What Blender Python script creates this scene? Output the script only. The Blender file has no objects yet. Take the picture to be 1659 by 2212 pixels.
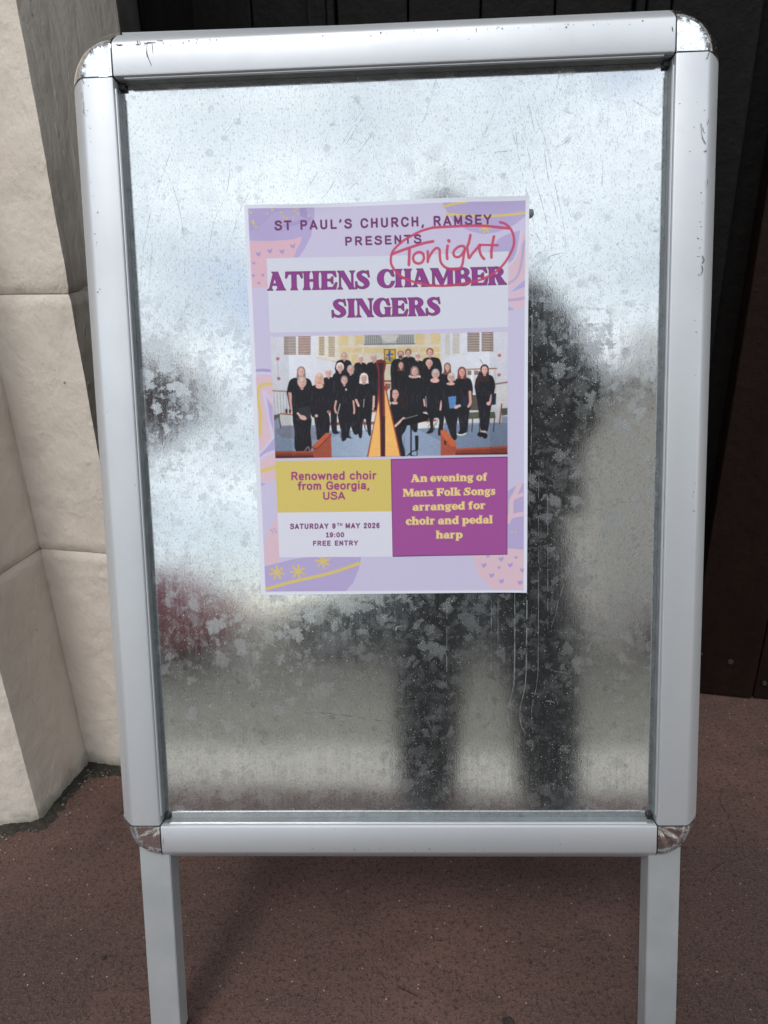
import bpy, bmesh, math, random
import numpy as np
from mathutils import Vector, Matrix, noise as mnoise
R_ = math.radians
scene = bpy.context.scene
C = scene.collection

# ------------------------------------------------------------------ camera
CAM_Z = 0.93468
cam_d = bpy.data.cameras.new("camera")
cam = bpy.data.objects.new("camera", cam_d)
C.objects.link(cam)
right = Vector((0.999695789, -0.00918488766, -0.0228903380))
down = Vector((-0.0246643414, -0.372282129, -0.927791834))
fwd = Vector((0.0, 0.928074164, -0.372395416))
m = Matrix.Identity(4)
for r in range(3):
    m[r][0] = right[r]; m[r][1] = -down[r]; m[r][2] = -fwd[r]
m[2][3] = CAM_Z
cam.matrix_world = m
cam_d.sensor_fit = 'VERTICAL'
cam_d.sensor_height = 24.0
cam_d.lens = 24.0 * 1532.3 / 2212.0
cam_d.clip_start = 0.01
cam_d.clip_end = 400.0
scene.camera = cam
scene.render.resolution_x = 768
scene.render.resolution_y = 1024

# ------------------------------------------------------------------ sky, sun, exposure
SUN_EL, SUN_ROT = R_(56), R_(206)
world = bpy.data.worlds.new("World")
scene.world = world
world.use_nodes = True
wn, wl = world.node_tree.nodes, world.node_tree.links
wn.clear()
w_out = wn.new('ShaderNodeOutputWorld')
w_bg = wn.new('ShaderNodeBackground')
w_sky = wn.new('ShaderNodeTexSky')
w_sky.sky_type = 'NISHITA'
w_sky.sun_disc = False
w_sky.sun_elevation = SUN_EL
w_sky.sun_rotation = SUN_ROT
w_tc = wn.new('ShaderNodeTexCoord')
w_map = wn.new('ShaderNodeMapping')
w_map.inputs['Scale'].default_value = (1.0, 1.0, 2.4)
w_no = wn.new('ShaderNodeTexNoise')
w_no.inputs['Scale'].default_value = 3.1
w_no.inputs['Detail'].default_value = 6
w_no.inputs['Roughness'].default_value = 0.55
w_rmp = wn.new('ShaderNodeMapRange')
w_rmp.inputs['From Min'].default_value = 0.30
w_rmp.inputs['From Max'].default_value = 0.44
w_no2 = wn.new('ShaderNodeTexNoise')
w_no2.inputs['Scale'].default_value = 4.0
w_no2.inputs['Detail'].default_value = 5
w_cl = wn.new('ShaderNodeValToRGB')
w_cl.color_ramp.elements[0].position = 0.35
w_cl.color_ramp.elements[0].color = (5.9, 6.6, 7.2, 1)
w_cl.color_ramp.elements[1].position = 0.66
w_cl.color_ramp.elements[1].color = (10.0, 10.6, 11.0, 1)
w_mix = wn.new('ShaderNodeMixRGB')
wl.new(w_tc.outputs['Generated'], w_map.inputs['Vector'])
wl.new(w_map.outputs[0], w_no.inputs['Vector'])
wl.new(w_map.outputs[0], w_no2.inputs['Vector'])
wl.new(w_no.outputs['Fac'], w_rmp.inputs['Value'])
wl.new(w_no2.outputs['Fac'], w_cl.inputs[0])
w_sep = wn.new('ShaderNodeSeparateXYZ')
w_hor = wn.new('ShaderNodeMapRange')
w_hor.inputs['From Min'].default_value = 0.02
w_hor.inputs['From Max'].default_value = 0.17
w_hor.inputs['To Min'].default_value = 0.35
w_mul = wn.new('ShaderNodeMath'); w_mul.operation = 'MULTIPLY'
wl.new(w_tc.outputs['Generated'], w_sep.inputs[0])
wl.new(w_sep.outputs[2], w_hor.inputs['Value'])
wl.new(w_rmp.outputs[0], w_mul.inputs[0])
wl.new(w_hor.outputs[0], w_mul.inputs[1])
wl.new(w_mul.outputs[0], w_mix.inputs[0])
wl.new(w_sky.outputs[0], w_mix.inputs[1])
wl.new(w_cl.outputs[0], w_mix.inputs[2])
wl.new(w_mix.outputs[0], w_bg.inputs['Color'])
w_bg.inputs['Strength'].default_value = 0.1
wl.new(w_bg.outputs[0], w_out.inputs[0])

sun_d = bpy.data.lights.new("sun", 'SUN')
sun_d.energy = 0.8
sun_d.angle = R_(14)
sun_d.color = (1.0, 0.96, 0.9)
sun = bpy.data.objects.new("sun", sun_d)
C.objects.link(sun)
# towards the sun: Nishita rotation 0 = +Y, growing clockwise seen from above
sdir = Vector((math.sin(SUN_ROT) * math.cos(SUN_EL), math.cos(SUN_ROT) * math.cos(SUN_EL), math.sin(SUN_EL)))
sun.rotation_euler = sdir.to_track_quat('Z', 'Y').to_euler()

vs = scene.view_settings
vs.view_transform = 'Standard'
vs.look = 'None'
vs.exposure = 0.70
vs.gamma = 1.0
vs.use_curve_mapping = False
scene.render.engine = 'CYCLES'
scene.cycles.use_denoising = True
scene.cycles.max_bounces = 10
scene.cycles.sample_clamp_indirect = 8.0

# ------------------------------------------------------------------ helpers
def tag(o, label=None, cat=None, group=None, kind=None):
    if label: o['label'] = label
    if cat: o['category'] = cat
    if group: o['group'] = group
    if kind: o['kind'] = kind
    return o

def obj(name, me, mat=None, parent=None, mtx=None, smooth=False):
    o = bpy.data.objects.new(name, me)
    C.objects.link(o)
    if mat is not None:
        for mm in (mat if isinstance(mat, (list, tuple)) else [mat]):
            me.materials.append(mm)
    if parent is not None: o.parent = parent
    if mtx is not None: o.matrix_local = mtx
    if smooth:
        me.polygons.foreach_set('use_smooth', [True] * len(me.polygons))
    return o

def pyd(name, v, f):
    me = bpy.data.meshes.new(name)
    me.from_pydata([tuple(p) for p in v], [], f)
    me.update()
    return me

def bm_mesh(name, bm):
    bmesh.ops.recalc_face_normals(bm, faces=bm.faces)
    me = bpy.data.meshes.new(name)
    bm.to_mesh(me); bm.free()
    return me

def add_box(bm, x0, x1, y0, y1, z0, z1, bev=0.0, seg=2):
    r = bmesh.ops.create_cube(bm, size=1.0)
    for v in r['verts']:
        v.co = Vector((x0 if v.co.x < 0 else x1, y0 if v.co.y < 0 else y1, z0 if v.co.z < 0 else z1))
    if bev:
        es = list({e for v in r['verts'] for e in v.link_edges})
        bmesh.ops.bevel(bm, geom=es, offset=bev, segments=seg, affect='EDGES', profile=0.5)
    return bm

def box(name, x0, x1, y0, y1, z0, z1, mat, parent=None, mtx=None, bev=0.0, seg=2):
    bm = bmesh.new()
    add_box(bm, x0, x1, y0, y1, z0, z1, bev, seg)
    return obj(name, bm_mesh(name, bm), mat, parent, mtx)

def empty(name, loc=(0, 0, 0), rz=0):
    o = bpy.data.objects.new(name, None)
    o.empty_display_size = 0.1
    o.location = loc; o.rotation_euler = (0, 0, rz)
    C.objects.link(o)
    return o

def autosmooth(o, ang=35):
    me = o.data
    me.polygons.foreach_set('use_smooth', [True] * len(me.polygons))
    bm = bmesh.new(); bm.from_mesh(me)
    for e in bm.edges:
        e.smooth = (len(e.link_faces) == 2 and e.calc_face_angle(0) < R_(ang))
    bm.to_mesh(me); bm.free()
    return o

def ribbons(name, lines, z, mat, parent, mtx, wscale=1.0, seed=1, ragged=0.25, gaps=0.0):
    """flat tapering marks lying in a local plane z = const"""
    rnd = random.Random(seed)
    v, f = [], []
    for w, pts in lines:
        P = [Vector((a, b)) for a, b in pts]
        # smooth
        S = []
        for i in range(len(P) - 1):
            p0 = P[max(i - 1, 0)]; p1 = P[i]; p2 = P[i + 1]; p3 = P[min(i + 2, len(P) - 1)]
            n = max(2, int((p2 - p1).length / 0.004))
            for k in range(n):
                t = k / n
                S.append(0.5 * ((2 * p1) + (-p0 + p2) * t + (2 * p0 - 5 * p1 + 4 * p2 - p3) * t * t + (-p0 + 3 * p1 - 3 * p2 + p3) * t ** 3))
        S.append(P[-1])
        b = len(v)
        n = len(S)
        for i, p in enumerate(S):
            d = (S[min(i + 1, n - 1)] - S[max(i - 1, 0)])
            if d.length < 1e-9: d = Vector((1, 0))
            d.normalize(); q = Vector((-d.y, d.x))
            t = i / (n - 1)
            hw = 0.0005 * w * wscale * (0.35 + 0.65 * math.sin(math.pi * min(max(t, 0.03), 0.97)) ** 0.5) * (1 + rnd.uniform(-ragged, ragged))
            zz = z + 0.000002 * (len(v) % 7)
            v.append((p.x + q.x * hw, p.y + q.y * hw, z)); v.append((p.x - q.x * hw, p.y - q.y * hw, z))
        skip = 0
        for i in range(n - 1):
            if skip == 0 and rnd.random() < gaps: skip = rnd.randint(1, 3)
            if skip: skip -= 1; continue
            f.append((b + 2 * i, b + 2 * i + 1, b + 2 * i + 3, b + 2 * i + 2))
        z += 0.000004
    o = obj(name, pyd(name, v, f), mat, parent, mtx)
    return o

# ------------------------------------------------------------------ material helpers
def mat_new(name):
    m = bpy.data.materials.new(name)
    m.use_nodes = True
    nt = m.node_tree
    return m, nt, nt.nodes['Principled BSDF']

class N:
    """short writing for node graphs"""
    def __init__(s, nt): s.nt = nt; s.n = nt.nodes; s.l = nt.links
    def put(s, node, i, v):
        if v is None: return
        if hasattr(v, 'is_output'): s.l.new(v, node.inputs[i])
        else: node.inputs[i].default_value = v
    def obj(s):
        return s.n.new('ShaderNodeTexCoord').outputs['Object']
    def mapping(s, vec, scale=(1, 1, 1), rot=(0, 0, 0), loc=(0, 0, 0)):
        k = s.n.new('ShaderNodeMapping')
        s.put(k, 0, vec); k.inputs['Scale'].default_value = scale; k.inputs['Rotation'].default_value = rot; k.inputs['Location'].default_value = loc
        return k.outputs[0]
    def noise(s, vec, scale, detail=4, rough=0.5, dist=0.0, color=False):
        k = s.n.new('ShaderNodeTexNoise')
        s.put(k, 'Vector', vec); k.inputs['Scale'].default_value = scale; k.inputs['Detail'].default_value = detail
        k.inputs['Roughness'].default_value = rough; k.inputs['Distortion'].default_value = dist
        return k.outputs['Color' if color else 'Fac']
    def vor(s, vec, scale, feature='F1', rand=1.0, out='Distance'):
        k = s.n.new('ShaderNodeTexVoronoi'); k.feature = feature
        s.put(k, 'Vector', vec); k.inputs['Scale'].default_value = scale; k.inputs['Randomness'].default_value = rand
        return k if out is None else k.outputs[out]
    def rng(s, v, a, b, c=0.0, d=1.0, smooth=False):
        k = s.n.new('ShaderNodeMapRange')
        if smooth: k.interpolation_type = 'SMOOTHSTEP'
        s.put(k, 0, v); s.put(k, 1, a); s.put(k, 2, b); s.put(k, 3, c); s.put(k, 4, d)
        return k.outputs[0]
    def math(s, op, a, b=None, c=None, clamp=False):
        k = s.n.new('ShaderNodeMath'); k.operation = op; k.use_clamp = clamp
        s.put(k, 0, a); s.put(k, 1, b); s.put(k, 2, c)
        return k.outputs[0]
    def vmath(s, op, a, b=None, scale=None):
        k = s.n.new('ShaderNodeVectorMath'); k.operation = op
        s.put(k, 0, a); s.put(k, 1, b)
        if scale is not None: s.put(k, 'Scale', scale)
        return k.outputs[1] if op in ('LENGTH', 'DISTANCE', 'DOT_PRODUCT') else k.outputs[0]
    def mix(s, f, a, b):
        k = s.n.new('ShaderNodeMixRGB')
        s.put(k, 0, f)
        s.put(k, 1, (*a, 1) if isinstance(a, tuple) else a)
        s.put(k, 2, (*b, 1) if isinstance(b, tuple) else b)
        return k.outputs[0]
    def sep(s, v):
        k = s.n.new('ShaderNodeSeparateXYZ'); s.put(k, 0, v); return k.outputs
    def comb(s, x, y, z):
        k = s.n.new('ShaderNodeCombineXYZ'); s.put(k, 0, x); s.put(k, 1, y); s.put(k, 2, z); return k.outputs[0]
    def bump(s, h, strength, dist, normal=None):
        k = s.n.new('ShaderNodeBump')
        s.put(k, 'Strength', strength); s.put(k, 'Distance', dist); s.put(k, 'Height', h)
        if normal is not None: s.put(k, 'Normal', normal)
        return k.outputs[0]

def simple(name, col, rough=0.6, metal=0.0, var=0.0, scale=20.0, bump=0.0, bscale=60.0, bdist=0.001):
    m, nt, b = mat_new(name)
    n = N(nt)
    b.inputs['Roughness'].default_value = rough
    b.inputs['Metallic'].default_value = metal
    co = n.obj()
    if var:
        f = n.noise(co, scale, 5, 0.6)
        c = n.mix(n.rng(f, 0.3, 0.7), tuple(x * (1 - var) for x in col), tuple(min(1, x * (1 + var)) for x in col))
        nt.links.new(c, b.inputs['Base Color'])
    else:
        b.inputs['Base Color'].default_value = (*col, 1)
    if bump:
        nt.links.new(n.bump(n.noise(co, bscale, 6, 0.6), bump, bdist), b.inputs['Normal'])
    return m

def lin(c):
    return tuple(((x / 255) / 12.92) if x / 255 <= 0.04045 else (((x / 255) + 0.055) / 1.055) ** 2.4 for x in c)

# ------------------------------------------------------------------ materials of the place
def make_floor_mat():
    m, nt, b = mat_new('red_brown_floor'); n = N(nt); co = n.obj()
    big = n.noise(co, 2.2, 6, 0.62)
    med = n.noise(co, 9.0, 6, 0.65)
    fine = n.noise(co, 150.0, 4, 0.7)
    grit = n.noise(co, 420.0, 3, 0.7)
    c = n.mix(n.rng(big, 0.38, 0.62), (0.074, 0.045, 0.038), (0.158, 0.085, 0.071))
    c = n.mix(n.rng(med, 0.45, 0.68, 0, 0.65), c, (0.052, 0.036, 0.030))
    c = n.mix(n.rng(n.noise(co, 4.0, 5, 0.6, 1.0), 0.56, 0.75, 0, 0.45), c, (0.100, 0.047, 0.042))
    c = n.mix(n.rng(fine, 0.50, 0.64, 0, 0.75), c, (0.028, 0.017, 0.014))
    c = n.mix(n.rng(grit, 0.54, 0.64, 0, 0.75), c, (0.19, 0.115, 0.10))
    c = n.mix(n.rng(n.noise(co, 260.0, 3, 0.7), 0.55, 0.66, 0, 0.6), c, (0.024, 0.015, 0.012))
    # pale aggregate specks
    v = n.vor(co, 95.0, out=None)
    dot = n.rng(v.outputs['Distance'], 0.05, 0.13, 1, 0)
    pick = n.rng(n.sep(v.outputs['Color'])[0], 0.72, 0.76, 0, 1)
    sp = n.math('MULTIPLY', dot, pick)
    c = n.mix(n.math('MULTIPLY', sp, 0.9), c, (0.50, 0.40, 0.34))
    v2 = n.vor(co, 60.0, out=None)
    dot2 = n.rng(v2.outputs['Distance'], 0.06, 0.16, 1, 0)
    pick2 = n.rng(n.sep(v2.outputs['Color'])[1], 0.8, 0.84, 0, 1)
    c = n.mix(n.math('MULTIPLY', n.math('MULTIPLY', dot2, pick2), 0.8), c, (0.016, 0.011, 0.010))
    nt.links.new(c, b.inputs['Base Color'])
    b.inputs['Roughness'].default_value = 0.82
    b.inputs['Specular IOR Level'].default_value = 0.3
    h = n.math('ADD', n.math('MULTIPLY', fine, 0.7), n.math('MULTIPLY', grit, 0.5))
    h = n.math('ADD', h, n.math('MULTIPLY', med, 1.2))
    nt.links.new(n.bump(h, 0.9, 0.0035), b.inputs['Normal'])
    return m

def make_wall_mat():
    m, nt, b = mat_new('cream_masonry_paint'); n = N(nt); co = n.obj()
    st = n.mapping(co, (1, 1, 0.55))
    h1 = n.noise(st, 22.0, 6, 0.55, 0.3)
    h2 = n.noise(co, 85.0, 5, 0.6)
    h3 = n.noise(co, 5.0, 4, 0.5)
    c = n.mix(n.rng(h3, 0.3, 0.7), (0.66, 0.575, 0.50), (0.73, 0.65, 0.57))
    c = n.mix(n.rng(n.noise(co, 3.0, 5, 0.65, 0.5), 0.5, 0.78, 0, 0.35), c, (0.54, 0.475, 0.405))
    v = n.vor(co, 34.0, out=None)
    pick = n.math('MULTIPLY', n.rng(v.outputs['Distance'], 0.04, 0.10, 1, 0), n.rng(n.sep(v.outputs['Color'])[0], 0.93, 0.94, 0, 1))
    c = n.mix(n.math('MULTIPLY', pick, 0.8), c, (0.10, 0.08, 0.06))
    # grime at the foot of the wall
    z = n.sep(co)[2]
    foot = n.rng(n.math('ADD', z, n.math('MULTIPLY', n.noise(co, 28, 5, 0.7), -0.055)), -0.028, 0.004, 1, 0)
    c = n.mix(n.math('MULTIPLY', foot, 0.85), c, (0.07, 0.065, 0.05))
    green = n.rng(n.math('ADD', z, n.math('MULTIPLY', n.noise(co, 14, 4, 0.6), -0.12)), -0.05, 0.02, 1, 0)
    c = n.mix(n.math('MULTIPLY', green, 0.25), c, (0.34, 0.36, 0.31))
    nt.links.new(c, b.inputs['Base Color'])
    b.inputs['Roughness'].default_value = 0.55
    b.inputs['Specular IOR Level'].default_value = 0.25
    pim = n.math('MULTIPLY', n.rng(n.vor(n.vmath('ADD', co, n.vmath('SCALE', n.noise(co, 30, 2, 0.5, color=True), scale=0.02)), 22.0), 0.02, 0.22, 1, 0, True), n.rng(n.noise(co, 6, 2), 0.45, 0.7))
    h = n.math('ADD', n.math('MULTIPLY', h1, 1.0), n.math('MULTIPLY', h2, 0.22))
    h = n.math('ADD', h, n.math('MULTIPLY', pim, 0.35))
    nt.links.new(n.bump(h, 1.0, 0.0068), b.inputs['Normal'])
    return m

def make_wood_mat(name='black_brown_door_paint', a=(0.0035, 0.0029, 0.0027), bb=(0.007, 0.0056, 0.0052)):
    m, nt, b = mat_new(name); n = N(nt); co = n.obj()
    g = n.noise(n.mapping(co, (1, 1, 0.25)), 34.0, 6, 0.65, 0.6)
    blo = n.noise(co, 48.0, 5, 0.62)
    nt.links.new(n.mix(n.rng(g, 0.3, 0.7), a, bb), b.inputs['Base Color'])
    b.inputs['Roughness'].default_value = 0.6
    b.inputs['Specular IOR Level'].default_value = 0.12
    h = n.math('ADD', n.rng(blo, 0.42, 0.62, 0, 1), n.math('MULTIPLY', g, 0.6))
    nt.links.new(n.bump(h, 0.3, 0.0022), b.inputs['Normal'])
    return m

def make_alu_mat():
    m, nt, b = mat_new('satin_anodised_aluminium'); n = N(nt); co = n.obj()
    br = n.noise(co, 700.0, 2, 0.6)
    cl = n.noise(co, 7.0, 5, 0.6)
    c = n.mix(n.rng(cl, 0.35, 0.7), (0.60, 0.612, 0.635), (0.55, 0.56, 0.585))
    v = n.vor(co, 60.0, out=None)
    d = n.math('MULTIPLY', n.rng(v.outputs['Distance'], 0.02, 0.055, 1, 0), n.rng(n.sep(v.outputs['Color'])[0], 0.94, 0.95, 0, 1))
    c = n.mix(n.math('MULTIPLY', d, 0.8), c, (0.12, 0.12, 0.13))
    sm = n.rng(n.noise(co, 16.0, 6, 0.7, 0.8), 0.62, 0.8, 0, 0.25)
    c = n.mix(sm, c, (0.46, 0.45, 0.44))
    nt.links.new(c, b.inputs['Base Color'])
    b.inputs['Metallic'].default_value = 0.72
    nt.links.new(n.rng(cl, 0.3, 0.7, 0.48, 0.56), b.inputs['Roughness'])
    nt.links.new(n.bump(br, 0.06, 0.0004), b.inputs['Normal'])
    return m

def make_chrome_mat():
    m, nt, b = mat_new('worn_chrome_corner'); n = N(nt); co = n.obj()
    # local: x,y in the cap plane measured from the inner corner
    r = n.vmath('LENGTH', n.vmath('MULTIPLY', co, (1, 1, 0)))
    x, y, _ = n.sep(co)
    ang = n.math('ARCTAN2', y, x)
    flake = n.noise(co, 210.0, 5, 0.7)
    rim = n.rng(n.math('ABSOLUTE', n.math('SUBTRACT', r, 0.0330)), 0.0015, 0.0055, 1, 0)
    top = n.rng(n.noise(co, 60.0, 4, 0.65), 0.40, 0.47)
    wear = n.math('MULTIPLY', n.math('MULTIPLY', rim, top), n.rng(flake, 0.40, 0.46))
    v = n.vor(co, 420.0, out=None)
    pit = n.math('MULTIPLY', n.rng(v.outputs['Distance'], 0.18, 0.3, 1, 0), n.rng(n.sep(v.outputs['Color'])[0], 0.86, 0.87, 0, 1))
    wear = n.math('MAXIMUM', wear, n.math('MULTIPLY', pit, 0.9))
    c = n.mix(wear, (0.86, 0.87, 0.88), (0.10, 0.095, 0.10))
    nt.links.new(c, b.inputs['Base Color'])
    nt.links.new(n.rng(wear, 0, 1, 1.0, 0.1), b.inputs['Metallic'])
    nt.links.new(n.rng(wear, 0, 1, 0.05, 0.5), b.inputs['Roughness'])
    fold = n.noise(n.comb(n.math('MULTIPLY', ang, 2.2), n.math('MULTIPLY', r, 14.0), 0.0), 1.6, 3, 0.55)
    flat = n.rng(r, 0.030, 0.034, 1, 0)
    nt.links.new(n.bump(n.math('MULTIPLY', fold, flat), 0.22, 0.003), b.inputs['Normal'])
    return m

def make_galv_mat():
    """galvanised sheet: mirror-like zinc with spangle crystals, streaks, pits"""
    m, nt, b = mat_new('galvanised_steel'); n = N(nt); co = n.obj()
    L = nt.links
    warp = n.vmath('SCALE', n.vmath('SUBTRACT', n.noise(co, 34.0, 4, 0.65, color=True), (0.5, 0.5, 0.5)), scale=0.026)
    cw = n.vmath('ADD', co, warp)

    def crystals(scale, keep, seed):
        src = n.mapping(cw, (1, 1, 0), (0, 0, seed), (seed * 0.37, seed * 0.71, 0))
        v = n.vor(src, scale, out=None)
        rel = n.vmath('SUBTRACT', src, v.outputs['Position'])
        # Position output is in the scaled space
        rel = n.vmath('SUBTRACT', n.vmath('SCALE', src, scale=scale), n.vmath('SCALE', v.outputs['Position'], scale=1.0)) if False else rel
        x, y, _ = n.sep(rel)
        ang = n.math('ARCTAN2', y, x)
        cr, cg, cb = n.sep(v.outputs['Color'])
        ray = n.noise(n.comb(n.math('MULTIPLY', ang, 1.0), n.math('MULTIPLY', cr, 37.0), n.math('MULTIPLY', cg, 19.0)), 8.0, 3, 0.8)
        lobe = n.noise(n.comb(n.math('MULTIPLY', ang, 1.0), n.math('MULTIPLY', cb, 53.0), 0.0), 0.75, 2, 0.5)
        size = n.math('MULTIPLY', n.rng(ray, 0.30, 0.72, 0.45, 1.0), n.rng(lobe, 0.30, 0.62, 0.35, 1.0))
        size = n.math('MULTIPLY', size, n.rng(cg, 0, 1, 0.6, 1.15))
        d = n.math('SUBTRACT', size, n.math('MULTIPLY', v.outputs['Distance'], 1.15))
        body = n.rng(d, -0.01, 0.11, 0, 1, True)
        on = n.rng(cr, keep, keep + 0.08, 0, 1)
        tone = n.rng(cb, 0, 1, 0.25, 0.9)
        return n.math('MULTIPLY', n.math('MULTIPLY', body, on), tone), v
    s1, v1 = crystals(47.0, 0.25, 0.3)
    s2, v2 = crystals(72.0, 0.15, 1.7)
    s3, v3 = crystals(120.0, 0.15, 2.9)
    area = n.rng(n.noise(co, 5.0, 3, 0.6), 0.34, 0.64, 0.35, 1.0)
    x, y, z = n.sep(co)
    low = n.rng(y, -0.42, -0.05, 0.38, 1.0)
    sp = n.math('MAXIMUM', n.math('MAXIMUM', s1, n.math('MULTIPLY', s2, 0.9)), n.math('MULTIPLY', s3, 0.55))
    high = n.rng(y, 0.12, 0.30, 1.0, 0.55)
    sp = n.math('MULTIPLY', n.math('MULTIPLY', n.math('MULTIPLY', sp, area), low), high)
    # fine rolled texture, running down the sheet
    st = n.mapping(co, (1.0, 0.42, 1.0))
    f1 = n.noise(st, 620.0, 3, 0.65, 0.4)
    f2 = n.noise(n.mapping(co, (1.0, 0.05, 1.0)), 260.0, 3, 0.6)
    f3 = n.noise(st, 1500.0, 2, 0.6)
    # small pits and dirt specks
    vp = n.vor(co, 520.0, out=None)
    pit = n.math('MULTIPLY', n.rng(vp.outputs['Distance'], 0.12, 0.26, 1, 0), n.rng(n.sep(vp.outputs['Color'])[0], 0.82, 0.84, 0, 1))
    vq = n.vor(co, 230.0, out=None)
    pit2 = n.math('MULTIPLY', n.rng(vq.outputs['Distance'], 0.08, 0.2, 1, 0), n.rng(n.sep(vq.outputs['Color'])[1], 0.9, 0.91, 0, 1))
    pit = n.math('MAXIMUM', pit, pit2)
    dirt = n.math('MULTIPLY', n.rng(n.noise(co, 34.0, 6, 0.72, 0.7), 0.61, 0.70), n.rng(n.noise(co, 260.0, 4, 0.75), 0.46, 0.58))
    col = n.mix(n.rng(f1, 0.35, 0.68), (0.585, 0.605, 0.62), (0.765, 0.785, 0.795))
    col = n.mix(n.math('MULTIPLY', sp, 0.6), col, (0.42, 0.44, 0.46))
    col = n.mix(n.math('MULTIPLY', pit, 0.55), col, (0.34, 0.35, 0.36))
    col = n.mix(n.math('MULTIPLY', dirt, 0.85), col, (0.22, 0.23, 0.24))
    cb_ = n.vmath('ADD', co, n.vmath('SCALE', n.noise(co, 90, 3, 0.6, color=True), scale=0.006))
    vb = n.vor(cb_, 62.0, out=None)
    blot = n.math('MULTIPLY', n.rng(n.math('SUBTRACT', vb.outputs['Distance'], n.math('MULTIPLY', n.sep(vb.outputs['Color'])[1], 0.34)), -0.06, 0.0, 1, 0), n.rng(n.sep(vb.outputs['Color'])[0], 0.62, 0.64, 0, 1))
    blot = n.math('MULTIPLY', blot, n.rng(n.noise(co, 380.0, 3, 0.7), 0.35, 0.6, 0.35, 1.0))
    col = n.mix(n.math('MULTIPLY', blot, 0.45), col, (0.28, 0.29, 0.30))
    crk = n.rng(f1, 0.53, 0.61, 0, 0.75)
    col = n.mix(crk, col, (0.38, 0.40, 0.41))
    L.new(col, b.inputs['Base Color'])
    met = n.math('SUBTRACT', 0.97, n.math('MULTIPLY', n.math('MAXIMUM', n.math('MULTIPLY', sp, 0.5), n.math('MULTIPLY', pit, 0.9)), 0.45))
    L.new(met, b.inputs['Metallic'])
    ro = n.math('ADD', 0.068, n.math('MULTIPLY', n.rng(f2, 0.3, 0.7), 0.05))
    ro = n.math('ADD', ro, n.math('MULTIPLY', sp, 0.19))
    ro = n.math('ADD', ro, n.math('MULTIPLY', pit, 0.3), clamp=True)
    L.new(ro, b.inputs['Roughness'])
    h = n.math('ADD', f1, n.math('MULTIPLY', f2, 0.35))
    h = n.math('ADD', h, n.math('MULTIPLY', f3, 0.35))
    nb = n.bump(h, 0.30, 0.00006)
    wav = n.bump(n.noise(co, 6.0, 2, 0.4), 0.5, 0.0012, nb)
    L.new(wav, b.inputs['Normal'])
    return m

def make_paper_mat():
    m, nt, b = mat_new('printed_paper'); n = N(nt); co = n.obj()
    a = nt.nodes.new('ShaderNodeAttribute'); a.attribute_name = 'print'; a.attribute_type = 'GEOMETRY'
    g = n.noise(co, 1400.0, 2, 0.7)
    k = nt.nodes.new('ShaderNodeMixRGB'); k.blend_type = 'MULTIPLY'; k.inputs[0].default_value = 1.0
    nt.links.new(a.outputs['Color'], k.inputs[1])
    nt.links.new(n.mix(n.rng(g, 0.3, 0.7), (0.93, 0.93, 0.93), (1.0, 1.0, 1.0)), k.inputs[2])
    nt.links.new(k.outputs[0], b.inputs['Base Color'])
    b.inputs['Roughness'].default_value = 0.62
    b.inputs['Specular IOR Level'].default_value = 0.25
    nt.links.new(n.bump(n.noise(co, 900.0, 3, 0.6), 0.15, 0.0003), b.inputs['Normal'])
    return m

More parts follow.
